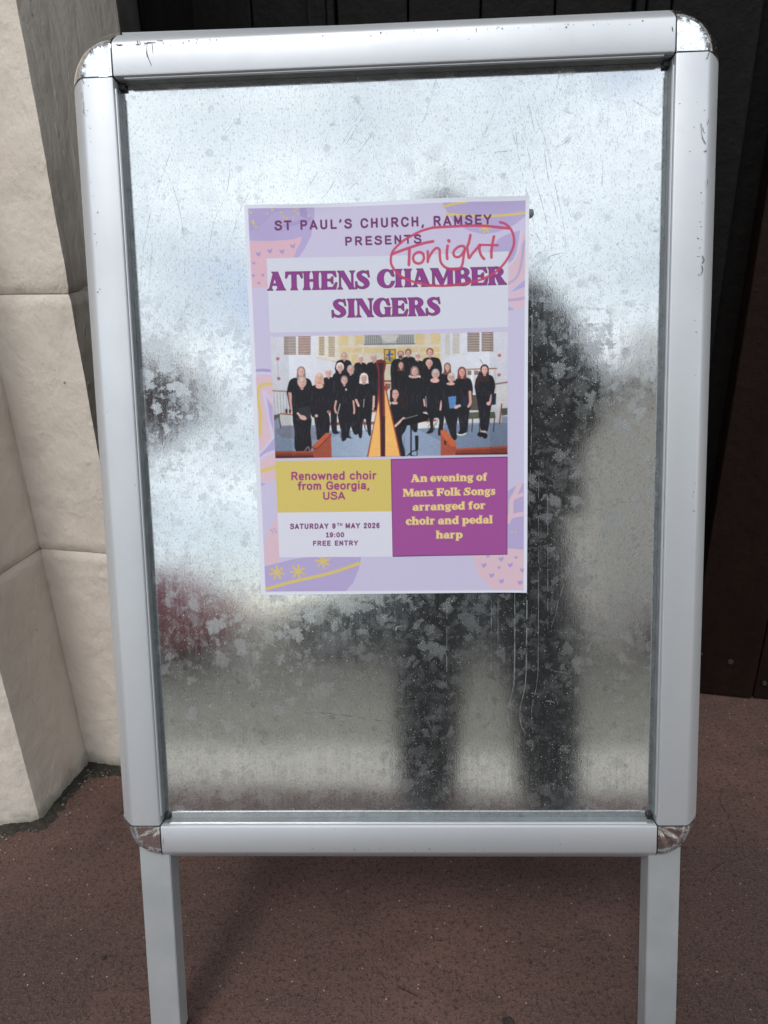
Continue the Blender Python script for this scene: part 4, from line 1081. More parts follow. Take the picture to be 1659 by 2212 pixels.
# top left round form
poly(A1, [(52, 108), (423, 96), (422, 160), (405, 260), (370, 330), (335, 380), (66, 386), (57, 288)], LAV)
poly(A1, [(57, 288), (180, 290), (300, 280), (352, 264), (348, 290), (322, 340), (310, 375), (300, 382), (158, 386), (162, 545), (76, 556)], (204, 168, 196))
poly(A1, [(340, 98), (372, 97), (384, 130), (386, 160), (345, 150)], LAV2)
poly(A1, [(240, 200), (410, 150), (400, 175), (260, 215)], LAV2, 0.7)
poly(A1, [(60, 110), (120, 108), (300, 102), (200, 130), (110, 220), (60, 240)], LAV2, 0.35)
for a, b in [(108, 362), (172, 345), (240, 348), (82, 413), (80, 483), (110, 525), (132, 480), (300, 318)]:
    s_ = 15 if b < 400 and a > 90 else 10
    poly(A1, [(a - s_, b - s_ * .8), (a, b - s_ * .3), (a + s_, b - s_), (a + s_ * .9, b + s_ * .3), (a + s_ * .2, b + s_ * 1.1), (a - s_ * .6, b + s_ * .3)], (158, 144, 202))
rd = random.Random(5)
for a, b in [(70, 130), (160, 135), (188, 115), (238, 128), (250, 152), (268, 160), (312, 118), (326, 105), (330, 134), (306, 156), (82, 178), (86, 195), (98, 212), (390, 145), (255, 176), (78, 185)]:
    ell(A1, a, b, 7, 7, YEL, 0.75)
# top right bowl
poly(A1, [(1138, 76), (1602, 64), (1604, 150), (1540, 200), (1450, 238), (1370, 250), (1290, 232), (1200, 180), (1160, 120)], LAV)
stroke(A1, [(1145, 100), (1200, 84), (1275, 72)], 12, YEL)
stroke(A1, [(1160, 138), (1300, 148), (1450, 146), (1598, 134)], 13, YEL)
for q in range(7):
    t = q * 0.9
    stroke(A1, [(1378, 214), (1378 + 34 * math.cos(t), 214 + 30 * math.sin(t))], 8, YEL, 0.9)
# right side leaves
poly(B6, [(120, 893), (200, 790), (280, 700), (400, 640), (575, 592), (545, 760), (520, 900), (470, 1010), (412, 1062), (412, 893)], LAV)
poly(B6, [(600, 590), (652, 640), (652, 1280), (540, 1360), (412, 1450), (412, 1090), (500, 1030), (560, 900), (580, 760)], PINK)
stroke(B6, [(650, 740), (622, 800), (610, 960), (575, 1140), (520, 1270), (410, 1350)], 34, LAV, 0.9)
stroke(B6, [(590, 595), (575, 760), (545, 900), (500, 1010), (415, 1085)], 26, (196, 190, 228))
poly(B6, [(652, 1300), (652, 1400), (540, 1440), (440, 1480), (520, 1400)], LAV)
poly(B6, [(652, 1430), (652, 1665), (600, 1700), (540, 1715), (412, 1650), (412, 1520)], PINK)
stroke(B6, [(412, 1590), (520, 1580), (652, 1560)], 40, LAV, 0.9)
poly(B6, [(412, 1680), (500, 1725), (412, 1745)], LAV)
# left side leaves (lower)
ell(B3, 215, 160, 75, 17, (160, 146, 206))
stroke(B3, [(140, 186), (215, 182), (298, 196)], 24, (192, 190, 228))
poly(B3, [(148, 215), (215, 200), (298, 205), (318, 860), (325, 920), (183, 960), (178, 870), (160, 480)], PINK)
stroke(B3, [(300, 285), (235, 280), (180, 310), (168, 400), (180, 480), (190, 560), (185, 740)], 27, YEL)
stroke(B3, [(222, 350), (235, 440), (265, 560), (285, 700), (310, 760)], 26, (192, 188, 228))
poly(B3, [(248, 410), (300, 480), (305, 700), (275, 600)], LAV)
stroke(B3, [(222, 350), (300, 430)], 22, (192, 188, 228))
poly(B3, [(320, 740), (320, 880), (183, 940), (185, 910), (260, 820)], LAV)
stroke(B3, [(183, 900), (250, 830), (318, 740)], 22, (192, 188, 228))
poly(B3, [(186, 970), (325, 900), (330, 1130), (262, 1165), (195, 1155)], PINK)
stroke(B3, [(184, 955), (250, 910), (325, 885)], 26, (192, 188, 228))
stroke(B3, [(188, 1063), (260, 1045), (330, 1028)], 34, YEL)
poly(B3, [(194, 1165), (240, 1180), (196, 1198)], LAV)
# lower left
poly(A3, [(213, 385), (190, 420), (160, 475), (143, 540), (145, 660), (225, 640), (225, 400)], PINK)
poly(A3, [(143, 660), (300, 620), (400, 606), (684, 608), (672, 670), (640, 750), (596, 800), (148, 801)], LAV)
stroke(A3, [(148, 787), (300, 745), (500, 700), (672, 643)], 17, YEL)
for cx_, cy_ in ((212, 694), (328, 688), (470, 632)):
    for q in range(7):
        t = q * 0.9 + cx_
        stroke(A3, [(cx_, cy_), (cx_ + 40 * math.cos(t), cy_ + 36 * math.sin(t))], 10, YEL)
for a, b in ((182, 458), (196, 452), (208, 466), (190, 470)): ell(A3, a, b, 6, 6, LAV2, 0.6)
# lower right
poly(B4, [(785, 545), (850, 500), (930, 450), (1020, 425), (1020, 1415), (785, 1400)], LAV)
stroke(B4, [(960, 440), (900, 580), (840, 690), (830, 880), (790, 1000)], 70, PINK)
stroke(B4, [(870, 650), (960, 610), (1022, 590)], 50, PINK)
stroke(B4, [(820, 930), (920, 900), (1022, 880)], 66, PINK)
poly(B4, [(785, 1395), (1020, 1415), (1020, 2010), (565, 2010), (470, 1920), (380, 1810), (310, 1680), (282, 1550), (280, 1500), (785, 1490)], PINK)
for a, b in ((430, 1645), (685, 1550), (655, 1680), (820, 1640), (905, 1527), (545, 1795), (690, 1880), (965, 1895), (1000, 1710), (490, 1515)):
    s_ = 40 if b not in (1527, 1515, 1680) else 26
    poly(B4, [(a - s_, b - s_ * .5), (a, b - s_ * .3), (a + s_ * .8, b - s_ * .9), (a + s_, b + s_ * .2), (a, b + s_ * 1.1), (a - s_ * .6, b + s_ * .6)], (160, 148, 210))
for a, b in ((848, 1145), (905, 1157)): ell(B4, a, b, 16, 16, YEL, 0.7)
# keep artwork inside the printed frame
Xg, Yg = np.meshgrid(np.arange(GX) + 0.0, np.arange(GY) + 0.0)
dfr = edge_sdf(poly_edges(FR), Xg, Yg)
a_ = np.clip(0.5 - dfr, 0, 1)[..., None]
IMG[:] = IMG * a_ + np.array(PAPER) * (1 - a_)
# boxes
poly(A1, [(155, 388), (900, 370), (1508, 346), (1506, 770), (900, 790), (173, 803)], WBOX)
poly(A3, [(203, 72), (850, 60), (855, 352), (215, 360)], (199, 180, 110))
poly(A3, [(850, 60), (1503, 46), (1502, 594), (860, 606)], (72, 30, 80))
poly(A3, [(853, 63), (1500, 50), (1499, 591), (862, 602)], (150, 76, 152))
poly(A3, [(215, 360), (855, 352), (860, 605), (226, 609)], (204, 204, 232))
# header words
text(A1, "ST PAUL'S CHURCH, RAMSEY", (203, 229), (1412, 193), 52, DPUR, .112, .28)
text(A1, 'PRESENTS', (594, 315), (1020, 300), 48, DPUR, .112, .28)
serif(T1, 'ATHENS', (44, 176), (714, 164), 118, (134, 58, 142), (86, 62, 88), -0.01, 1.0, (222, 200, 226))
serif(T1, 'CHAMBER', (757, 157), (1592, 136), 116, (134, 58, 142), (86, 62, 88), -0.03, 1.0, (222, 200, 226))
serif(T1, 'SINGERS', (460, 352), (1172, 336), 118, (134, 58, 142), (86, 62, 88), -0.02, 1.0, (222, 200, 226))
MG = (146, 60, 124)
text(A3, 'Renowned choir', (291, 178), (768, 173), 45, MG, .105, .10)
text(A3, 'from Georgia,', (330, 233), (732, 228), 45, MG, .105, .10)
text(A3, 'USA', (470, 287), (594, 285), 42, MG, .105, .10)
SC = (112, 58, 112)
text(A3, 'SATURDAY 9', (287, 451), (540, 448), 28, SC, .12, .22)
text(A3, 'TH', (549, 434), (579, 434), 16, SC, .115, .15)
text(A3, 'MAY 2026', (597, 447), (787, 445), 28, SC, .12, .22)
text(A3, '19:00', (487, 497), (588, 496), 26, SC, .12, .16)
text(A3, 'FREE ENTRY', (414, 544), (665, 542), 26, SC, .12, .22)
YT = (219, 196, 140)
serif(B5, 'An evening of', (248, 344), (1330, 322), 102, YT, None, 0.03)
serif(B5, 'Manx Folk Songs', (136, 549), (1445, 522), 104, YT, None, 0.03)
serif(B5, 'arranged for', (275, 748), (1305, 722), 104, YT, None, 0.03)
serif(B5, 'choir and pedal', (180, 948), (1408, 925), 106, YT, None, 0.03)
serif(B5, 'harp', (602, 1140), (982, 1136), 104, YT, None, 0.03)

# ---------------------------------------------------------------- the printed photograph
before = IMG.copy()
PH = A2([(42, 78), (1600, 44), (1598, 850), (75, 876)])
K = A2
WALL_ = (198, 200, 224)
poly(ident, PH, WALL_)
poly(K, [(345, 60), (480, 60), (480, 240), (345, 210)], (205, 200, 205))
poly(K, [(480, 60), (1160, 60), (1180, 420), (480, 420)], (205, 196, 190))
for a, b, c_, d_ in ((493, 68, 555, 136), (598, 66, 655, 136), (995, 58, 1055, 128), (1098, 54, 1158, 125), (497, 150, 645, 182), (658, 150, 790, 182), (868, 148, 1010, 180), (1024, 146, 1155, 178), (500, 194, 560, 230), (575, 194, 620, 260), (1030, 190, 1070, 230), (1110, 186, 1155, 230)):
    poly(K, [(a, b), (c_, b), (c_, d_), (a, d_)], (204, 184, 152))
# organ
poly(K, [(658, 66), (988, 60), (990, 130), (658, 134)], (176, 176, 188))
for q in range(17): stroke(K, [(664 + q * 7, 68), (664 + q * 7, 120)], 3.2, (64, 64, 80) if q % 2 else (150, 150, 160))
for q in range(17): stroke(K, [(872 + q * 7, 66), (872 + q * 7, 118)], 3.2, (64, 64, 80) if q % 2 else (150, 150, 160))
ell(K, 825, 66, 58, 46, (196, 196, 206), 1, 0, 0, 180)
stroke(K, [(660, 127), (990, 122)], 8, (120, 118, 130)); stroke(K, [(640, 138), (1010, 132)], 6, (212, 208, 220))
poly(K, [(620, 128), (655, 128), (655, 140), (620, 140)], (205, 200, 210))
# shutters
def shutter(x0, x1, y0, y1, n, c1=(112, 92, 92), c2=(206, 206, 220)):
    poly(K, [(x0, y0), (x1, y0), (x1, y1), (x0, y1)], c2)
    for q in range(n):
        y = y0 + (q + .5) * (y1 - y0) / n
        stroke(K, [(x0 + 3, y), (x1 - 3, y)], (y1 - y0) / n * .62, c1)
shutter(132, 212, 74, 196, 12); shutter(225, 308, 72, 196, 12, (118, 84, 78))
shutter(362, 398, 76, 200, 12, (140, 122, 108), (208, 200, 196)); shutter(424, 466, 74, 210, 12, (150, 134, 120), (208, 200, 196))
shutter(1335, 1415, 48, 176, 12, (96, 74, 70)); shutter(1428, 1506, 45, 174, 12, (96, 70, 66))
shutter(1190, 1222, 56, 196, 12, (176, 170, 176)); shutter(1238, 1284, 52, 188, 12, (170, 160, 160))
stroke(K, [(345, 214), (470, 240)], 10, (196, 188, 186)); stroke(K, [(1190, 205), (1330, 190)], 8, (196, 192, 206))
for x, y in ((92, 222), (98, 352), (1545, 200), (1543, 328)):
    poly(K, [(x - 10, y - 9), (x + 10, y - 9), (x + 10, y + 9), (x - 10, y + 9)], (178, 96, 108))
stroke(K, [(90, 232), (95, 345)], 2.5, (190, 130, 150))
# floor and steps
poly(K, [(66, 600), (1598, 600), (1598, 851), (75, 877)], (132, 146, 182))
poly(K, [(70, 690), (200, 640), (380, 690), (420, 760), (120, 740)], (122, 122, 148), 0.7)
poly(K, [(440, 740), (600, 690), (740, 690), (700, 860), (440, 860)], (150, 166, 200), 0.8)
poly(K, [(1000, 680), (1598, 640), (1598, 800), (1250, 810)], (112, 126, 160), 0.8)
poly(K, [(95, 575), (1560, 545), (1560, 640), (110, 660)], (196, 196, 212))
for y in (560, 640): poly(K, [(420, y), (745, y - 6), (745, y + 12), (420, y + 18)], (164, 84, 70))
for y in (560, 622): poly(K, [(930, y), (1130, y - 4), (1130, y + 12), (930, y + 16)], (164, 84, 70))
poly(K, [(430, 590), (740, 585), (740, 625), (430, 630)], (200, 200, 214)); poly(K, [(430, 660), (740, 655), (740, 688), (430, 694)], (190, 198, 222))
poly(K, [(990, 640), (1180, 636), (1180, 674), (990, 680)], (204, 204, 216))
# rails
stroke(K, [(58, 432), (160, 436)], 7, (150, 100, 98))
for q in range(12): stroke(K, [(66 + q * 10, 440), (74 + q * 10, 585)], 4, (214, 212, 228) if q % 2 else (166, 164, 184))
stroke(K, [(110, 582), (200, 590)], 8, (160, 90, 84))
for x in (148, 172): ell(K, x, 565, 8, 16, (60, 54, 60))
stroke(K, [(1330, 292), (1525, 286)], 8, (146, 98, 88))
for q in range(9): stroke(K, [(1342 + q * 22, 298), (1342 + q * 22, 520)], 9, (220, 218, 230) if q % 2 else (190, 184, 196))
for q in range(3): poly(K, [(1335 + q * 45, 300), (1362 + q * 45, 300), (1362 + q * 45, 328), (1335 + q * 45, 328)], (120, 108, 110))
stroke(K, [(1520, 388), (1598, 376)], 10, (146, 110, 100))
for q in range(6): stroke(K, [(1530 + q * 12, 395), (1530 + q * 12, 530)], 6, (210, 204, 214))
# small picture on an easel, altar things
poly(K, [(788, 158), (866, 158), (864, 254), (790, 256)], (92, 70, 60))
poly(K, [(793, 163), (861, 163), (859, 249), (795, 251)], (206, 164, 62))
for q in range(26):
    ell(K, rd.uniform(798, 856), rd.uniform(214, 246), 4, 4, rd.choice([(196, 70, 90), (70, 140, 84), (190, 96, 70), (90, 150, 90)]))
stroke(K, [(826, 172), (822, 200), (828, 232)], 13, (50, 84, 170)); stroke(K, [(806, 196), (846, 192)], 9, (50, 84, 170))
poly(K, [(792, 258), (836, 258), (836, 366), (792, 366)], (198, 190, 182)); poly(K, [(790, 362), (850, 362), (850, 376), (790, 376)], (150, 86, 76))
poly(K, [(800, 384), (832, 384), (830, 420), (804, 420)], (120, 100, 98))
# chairs
poly(K, [(66, 592), (104, 582), (106, 600), (68, 628)], (88, 90, 84)); stroke(K, [(98, 600), (112, 676)], 8, (110, 74, 72))
for x0 in (1340, 1420):
    poly(K, [(x0, 460), (x0 + 60, 460), (x0 + 70, 560), (x0 + 5, 560)], (82, 78, 80)); poly(K, [(x0 - 4, 575), (x0 + 95, 570), (x0 + 100, 612), (x0, 618)], (84, 86, 80))
    for q in (0, 30, 92): stroke(K, [(x0 + q, 615), (x0 + q - 6, 700)], 6, (52, 44, 54))
stroke(K, [(1560, 520), (1545, 650)], 10, (140, 92, 80)); poly(K, [(1555, 548), (1598, 545), (1598, 590), (1560, 596)], (78, 80, 84))
BLK = (28, 28, 38); SK = (206, 164, 166)
def person_fig(x, y, r, hair, body, long=0, top=1.0, skin=SK, beard=None):
    """body is a list of polygons in sheet units"""
    for b in body:
        poly(K, smooth_loop(b), BLK)
        bx0 = min(p[0] for p in b); bx1 = max(p[0] for p in b); by0 = min(p[1] for p in b); by1 = max(p[1] for p in b)
        ww = bx1 - bx0; hh = by1 - by0
        for q in range(5):
            fx = bx0 + ww * (0.2 + 0.15 * q) + rd.uniform(-3, 3); fy = by0 + hh * rd.uniform(.25, .7)
            stroke(K, [(fx, fy), (fx + rd.uniform(-9, 9), fy + hh * .12), (fx + rd.uniform(-12, 12), fy + hh * rd.uniform(.18, .3))], rd.uniform(4, 8), (54, 54, 68), .55)
        stroke(K, [(bx0 + ww * .14, by0 + hh * .22), (bx0 + ww * .10, by0 + hh * .5)], 5, (62, 62, 78), .6)
    if long:
        poly(K, [(x - r * 1.05, y - r * .6), (x + r * 1.05, y - r * .6), (x + r * 1.25, y + r * long), (x + r * .55, y + r * long), (x - r * .55, y + r * long), (x - r * 1.25, y + r * long)], hair)
    ell(K, x, y + r * 1.15, r * .42, r * .6, skin)
    ell(K, x, y - r * .12, r * 1.08, r * 1.25 * top, hair)
    ell(K, x, y + r * .15, r * .80, r * 1.08, skin)
    ell(K, x - r * .3, y + r * .0, r * .14, r * .09, (110, 84, 96)); ell(K, x + r * .3, y + r * .0, r * .14, r * .09, (110, 84, 96))
    if beard: ell(K, x, y + r * .85, r * .7, r * .55, beard)
    ell(K, x + r * .42, y + r * .2, r * .34, r * .8, tuple(c_ * .82 for c_ in skin), .55)
    ell(K, x, y + r * 1.28, r * .5, r * .16, (120, 84, 90), .6)
    ell(K, x - r * .2, y - r * .95, r * .5, r * .2, tuple(min(255, c_ * 1.25 + 12) for c_ in hair), .5)
    stroke(K, [(x, y + r * .1), (x - r * .05, y + r * .36)], r * .12, tuple(c_ * .85 for c_ in skin))
    stroke(K, [(x - r * .28, y + r * .62), (x, y + r * .70), (x + r * .28, y + r * .62)], r * .16, (186, 116, 124) if not beard else (176, 120, 120))
def smooth_loop(b):
    b = list(b); return smooth_pts([b[-1]] + b + [b[0], b[1]], 4)[4:-4]
def bod(xc, ytop, ybot, w, wb=None, sh=None):
    w = w * 1.08; wb = wb or w * .8; sh = sh or ytop + w * .45
    return [(xc - w * .28, ytop), (xc + w * .28, ytop), (xc + w * .78, ytop + w * .22), (xc + w, sh + w * .6), (xc + w * .95, (sh + ybot) / 2), (xc + wb, ybot), (xc, ybot), (xc - wb, ybot), (xc - w * .95, (sh + ybot) / 2), (xc - w, sh + w * .6), (xc - w * .78, ytop + w * .22)]
GR = (150, 146, 160); WH = (214, 212, 224); BR = (88, 64, 64); BL = (196, 160, 140); GB = (128, 112, 116)
person_fig(528, 205, 20, GR, [bod(524, 228, 330, 54)], 0)
person_fig(637, 222, 20, (196, 192, 206), [bod(634, 246, 380, 44)], 0)
person_fig(722, 217, 20, (178, 172, 184), [bod(716, 244, 545, 44, 30)], 0)
person_fig(948, 182, 19, (104, 70, 66), [bod(950, 208, 330, 48)], 0)
person_fig(898, 192, 20, (120, 84, 82), [bod(892, 222, 460, 56, 50)], 0, .8, SK, (62, 40, 42))
person_fig(1010, 206, 20, (196, 190, 200), [bod(1012, 234, 330, 42)], 0, .9, (200, 156, 158), (206, 200, 206))
person_fig(1090, 180, 22, (122, 76, 68), [bod(1100, 212, 420, 64)], 0)
person_fig(425, 315, 22, (190, 170, 180), [bod(428, 342, 560, 44, 38), [(440, 560), (478, 560), (480, 690), (505, 705), (450, 706)]], 0, .85)
person_fig(570, 292, 23, GR, [bod(578, 322, 620, 54, 44), [(560, 600), (620, 600), (618, 690), (622, 712), (590, 712)]], 0)
person_fig(500, 278, 24, WH, [bod(500, 312, 560, 50)], 0)
person_fig(245, 305, 25, GB, [bod(238, 345, 560, 80, 60)], 1.9)
stroke(K, [(170, 445), (176, 500), (186, 556)], 22, (196, 150, 152)); poly(K, [(152, 440), (190, 444), (196, 380), (170, 380)], BLK)
person_fig(250, 375, 29, (150, 144, 152), [bod(248, 416, 640, 60, 52), [(196, 600), (306, 600), (306, 700), (308, 824), (210, 826), (202, 700)]], 0, 1.1)
poly(K, [(232, 545), (302, 532), (308, 620), (212, 630)], (44, 44, 56)); ell(K, 256, 608, 26, 15, SK, 1, 20); stroke(K, [(222, 580), (246, 604)], 14, SK)
stroke(K, [(270, 826), (290, 800), (300, 822)], 10, (120, 100, 110))
person_fig(365, 348, 25, BL, [bod(362, 392, 600, 56, 48), [(335, 580), (425, 580), (424, 720), (356, 756), (345, 700)]], 1.7)
ell(K, 365, 402, 26, 16, SK); ell(K, 345, 596, 11, 10, SK)
person_fig(528, 362, 23, (118, 112, 122), [bod(528, 398, 560, 56, 50), [(482, 540), (580, 540), (575, 640), (560, 722), (582, 742), (545, 742), (536, 756), (512, 760), (508, 700)]], 0)
ell(K, 540, 424, 6, 8, (200, 196, 204)); stroke(K, [(474, 500), (466, 545), (474, 575)], 13, (198, 150, 146)); stroke(K, [(588, 500), (594, 560), (592, 580)], 12, (198, 150, 146)); stroke(K, [(500, 520), (484, 584)], 6, (176, 176, 186))
person_fig(657, 348, 25, (220, 216, 228), [bod(660, 388, 540, 62, 46), [(612, 520), (704, 520), (704, 640), (702, 724), (684, 712), (668, 620), (650, 640), (644, 732), (624, 734), (612, 640)]], 1.45)
stroke(K, [(606, 492), (622, 530)], 15, SK); stroke(K, [(722, 470), (720, 540)], 15, SK); stroke(K, [(658, 486), (654, 540)], 4, (190, 190, 200)); ell(K, 735, 550, 14, 11, BLK)
person_fig(1085, 252, 22, (176, 160, 164), [bod(1085, 280, 560, 52, 44)], 0, .9, (212, 160, 160))
person_fig(900, 262, 19, (84, 58, 58), [bod(895, 292, 560, 54)], 2.2)
person_fig(1205, 275, 20, (110, 70, 62), [bod(1205, 312, 520, 44)], 2.6)
person_fig(990, 302, 25, (122, 102, 108), [bod(985, 342, 600, 64, 54), [(935, 590), (1020, 590), (1012, 640), (1005, 700), (975, 690)]], 1.1)
ell(K, 985, 342, 30, 8, SK)
person_fig(1127, 322, 25, (160, 156, 170), [bod(1122, 362, 580, 62, 50), [(1085, 570), (1175, 570), (1180, 640), (1166, 716), (1142, 716), (1150, 620), (1112, 620), (1112, 700), (1066, 710), (1092, 670)]], 0, 1.05)
ell(K, 1122, 364, 30, 16, SK); stroke(K, [(1050, 490), (1056, 530)], 11, SK); stroke(K, [(1062, 470), (1068, 540)], 4, (180, 180, 190)); stroke(K, [(1166, 500), (1158, 556)], 12, SK)
person_fig(1300, 308, 25, (96, 56, 56), [bod(1308, 345, 560, 58, 42), [(1270, 540), (1345, 540), (1336, 640), (1322, 716), (1270, 716), (1286, 680)]], 1.9, 1, (208, 148, 146))
stroke(K, [(1352, 440), (1354, 510), (1342, 534)], 18, (204, 152, 148)); stroke(K, [(1268, 716), (1296, 722), (1324, 712)], 9, (214, 214, 224)); poly(K, [(1302, 474), (1332, 470), (1336, 534), (1306, 536)], (36, 40, 66))
person_fig(1230, 346, 24, (176, 170, 178), [bod(1226, 384, 590, 58, 50), [(1184, 570), (1270, 570), (1262, 680), (1266, 744), (1240, 752), (1214, 690)]], 0, 1.05)
ell(K, 1226, 386, 28, 10, SK); poly(K, [(1210, 472), (1262, 466), (1258, 546), (1218, 548)], (84, 126, 190)); poly(K, [(1250, 530), (1290, 520), (1294, 536), (1256, 548)], (150, 180, 214)); ell(K, 1266, 538, 19, 10, SK, 1, -30); stroke(K, [(1214, 342), (1246, 342)], 3, (110, 100, 120))
person_fig(1448, 292, 25, (50, 36, 40), [bod(1450, 326, 500, 62, 46), [(1406, 480), (1496, 480), (1486, 560), (1470, 690), (1446, 690), (1440, 690), (1424, 690), (1410, 580)]], 3.2)
poly(K, [(1390, 385), (1412, 300), (1428, 320), (1410, 400)], (54, 38, 42)); stroke(K, [(1494, 462), (1484, 505)], 15, SK); ell(K, 1474, 516, 15, 12, SK); poly(K, [(1494, 450), (1524, 450), (1520, 522), (1492, 526)], (34, 40, 62))
ell(K, 1424, 718, 24, 17, (24, 22, 30)); ell(K, 1450, 728, 17, 18, (24, 22, 30)); stroke(K, [(1426, 698), (1452, 700)], 12, SK)
stroke(K, [(1418, 226), (1436, 252)], 3, (80, 80, 100))
# harpist, music stand
person_fig(862, 450, 29, (42, 30, 34), [[(838, 510), (890, 512), (930, 540), (945, 620), (930, 690), (905, 740), (930, 860), (895, 862), (868, 760), (850, 700), (838, 620), (830, 560)]], 1.8, 1.05)
poly(K, [(828, 430), (846, 410), (840, 520), (828, 500)], (42, 30, 34)); poly(K, [(884, 420), (915, 470), (938, 560), (900, 560)], (42, 30, 34)); ell(K, 858, 512, 22, 10, SK)
stroke(K, [(862, 664), (918, 612)], 15, SK)
poly(K, [(912, 618), (1040, 578), (1090, 590), (1075, 628), (965, 656), (880, 668)], (22, 22, 30)); stroke(K, [(902, 622), (1010, 592)], 3, (180, 180, 190))
stroke(K, [(966, 650), (966, 860)], 9, (24, 22, 28)); poly(K, [(992, 726), (1014, 726), (1014, 820), (994, 822)], (28, 26, 32)); stroke(K, [(940, 862), (970, 832), (1004, 822)], 7, (30, 28, 34)); stroke(K, [(1006, 820), (1000, 860), (950, 848)], 5, (30, 28, 34))
# harp
poly(K, [(752, 400), (800, 400), (902, 862), (676, 866), (740, 560)], (140, 62, 50))
poly(K, [(760, 470), (797, 422), (892, 860), (686, 864)], (222, 168, 104))
poly(K, [(738, 232), (770, 225), (800, 236), (802, 262), (790, 320), (792, 400), (796, 600), (797, 864), (766, 866), (762, 640), (752, 420), (748, 300), (736, 262)], (110, 44, 50))
poly(K, [(752, 250), (788, 250), (780, 330), (780, 600), (796, 600), (796, 864), (772, 865), (768, 600), (760, 320)], (58, 32, 44))
poly(K, [(796, 380), (810, 392), (816, 432), (798, 430)], (150, 66, 56))
# pews
WD = (158, 78, 64); WD2 = (134, 60, 52)
poly(K, [(72, 830), (326, 826), (326, 874), (75, 876)], WD2); stroke(K, [(74, 838), (326, 832)], 10, (170, 82, 60)); stroke(K, [(76, 864), (326, 862)], 12, (86, 44, 44))
poly(K, [(322, 800), (440, 708), (446, 872), (330, 874)], WD); poly(K, [(314, 800), (408, 708), (444, 710), (350, 806)], (184, 92, 66)); stroke(K, [(316, 804), (352, 808), (442, 716)], 5, (118, 50, 42))
poly(K, [(1160, 700), (1262, 796), (1258, 852), (1160, 856)], WD); poly(K, [(1158, 690), (1190, 688), (1264, 776), (1262, 800), (1226, 796), (1160, 712)], (186, 94, 68)); poly(K, [(1182, 752), (1198, 764), (1196, 790), (1182, 782)], (70, 44, 50))
poly(K, [(1258, 812), (1596, 794), (1598, 850), (1258, 853)], WD2); stroke(K, [(1260, 816), (1596, 800)], 12, (172, 80, 58)); stroke(K, [(1260, 846), (1596, 842)], 10, (92, 44, 40))
# photographic grain and clipping to the picture's rectangle
dph = edge_sdf(poly_edges(PH), Xg, Yg)
a_ = np.clip(0.5 - dph, 0, 1)[..., None]
rng_ = np.random.RandomState(4)
ph = IMG.copy()
x0_, x1_, y0_, y1_ = window(PH, 2)
sub_ = ph[y0_:y1_, x0_:x1_]
# the daylight falling through the church windows and the floor sheen, as printed
gy_, gx_ = np.mgrid[0:1:sub_.shape[0] * 1j, 0:1:sub_.shape[1] * 1j]
tone = 1.0 + 0.07 * np.sin(gx_ * 7 + 1) * np.cos(gy_ * 3) - 0.10 * np.clip(gy_ - .72, 0, 1) - 0.08 * (np.abs(gx_ - .5) > .42)
ns = rng_.normal(0, 1, (sub_.shape[0] // 8 + 2, sub_.shape[1] // 8 + 2))
ns = np.kron(ns, np.ones((8, 8)))[:sub_.shape[0], :sub_.shape[1]]
for _ in range(3):
    ns = (ns + np.roll(ns, 3, 0) + np.roll(ns, -3, 0) + np.roll(ns, 3, 1) + np.roll(ns, -3, 1)) / 5
sub_ = sub_ * (tone + 0.015 * ns)[..., None]
pad = np.pad(sub_, ((1, 1), (1, 1), (0, 0)), mode='edge')
sub_ = (pad[1:-1, 1:-1] * 4 + pad[:-2, 1:-1] + pad[2:, 1:-1] + pad[1:-1, :-2] + pad[1:-1, 2:]) / 8
ph[y0_:y1_, x0_:x1_] = sub_
ph = np.clip(ph + rng_.normal(0, 6, IMG.shape[:2])[..., None], 0, 255)
IMG[:] = ph * a_ + before * (1 - a_)
# ---------------------------------------------------------------- handwriting in red marker
RED = (206, 78, 118)
def pen(pts, w=38): stroke(TN, pts, w, (178, 62, 98), 0.86, False); stroke(TN, pts, w * .5, (190, 74, 112), 0.35)
pen([(1380, -15), (1440, 5), (1500, 60), (1540, 150), (1545, 260), (1505, 370), (1430, 490), (1330, 590), (1200, 665), (1080, 705), (930, 735), (770, 758), (620, 762), (480, 750), (330, 715), (200, 665), (120, 600), (60, 520), (45, 450), (60, 360), (110, 290), (200, 210), (300, 150), (420, 90), (560, 50)], 30)
pen([(560, 50), (760, 38), (1000, 26), (1180, 28), (1350, 45), (1480, 62)], 32)
pen([(62, 375), (150, 340), (320, 280), (450, 240), (560, 218)], 34)
pen([(272, 320), (270, 400), (266, 505)], 36)
pen([(440, 370), (400, 350), (350, 365), (318, 410), (330, 465), (380, 490), (430, 470), (450, 420), (440, 375)], 32)
pen([(496, 340), (497, 400), (496, 470), (510, 420), (550, 350), (600, 300), (640, 320), (645, 400), (660, 480), (720, 540), (820, 562), (890, 545), (920, 500), (935, 400), (950, 310)], 31)
pen([(740, 272), (730, 350), (735, 432)], 34)
pen([(752, 208), (757, 216)], 40)
pen([(950, 300), (930, 275), (870, 285), (815, 340), (820, 395), (870, 410), (920, 370), (950, 310)], 31)
pen([(1018, 140), (1000, 230), (980, 290), (990, 370), (1003, 420), (1040, 370), (1100, 300), (1135, 260), (1128, 320), (1150, 390), (1185, 432)], 32)
pen([(1140, 262), (1220, 262), (1350, 266)], 28)
pen([(1305, 158), (1290, 230), (1275, 330), (1275, 415)], 34)

# ---------------------------------------------------------------- colours seen under this sky -> print reflectance
def linear(a):
    a = np.clip(a, 0, 255) / 255.0
    return np.where(a <= 0.04045, a / 12.92, ((a + 0.055) / 1.055) ** 2.4)
REF = linear(np.array([222.0, 224.0, 240.0]))
REFL = np.clip(linear(IMG) / REF * 0.80, 0.006, 0.86)

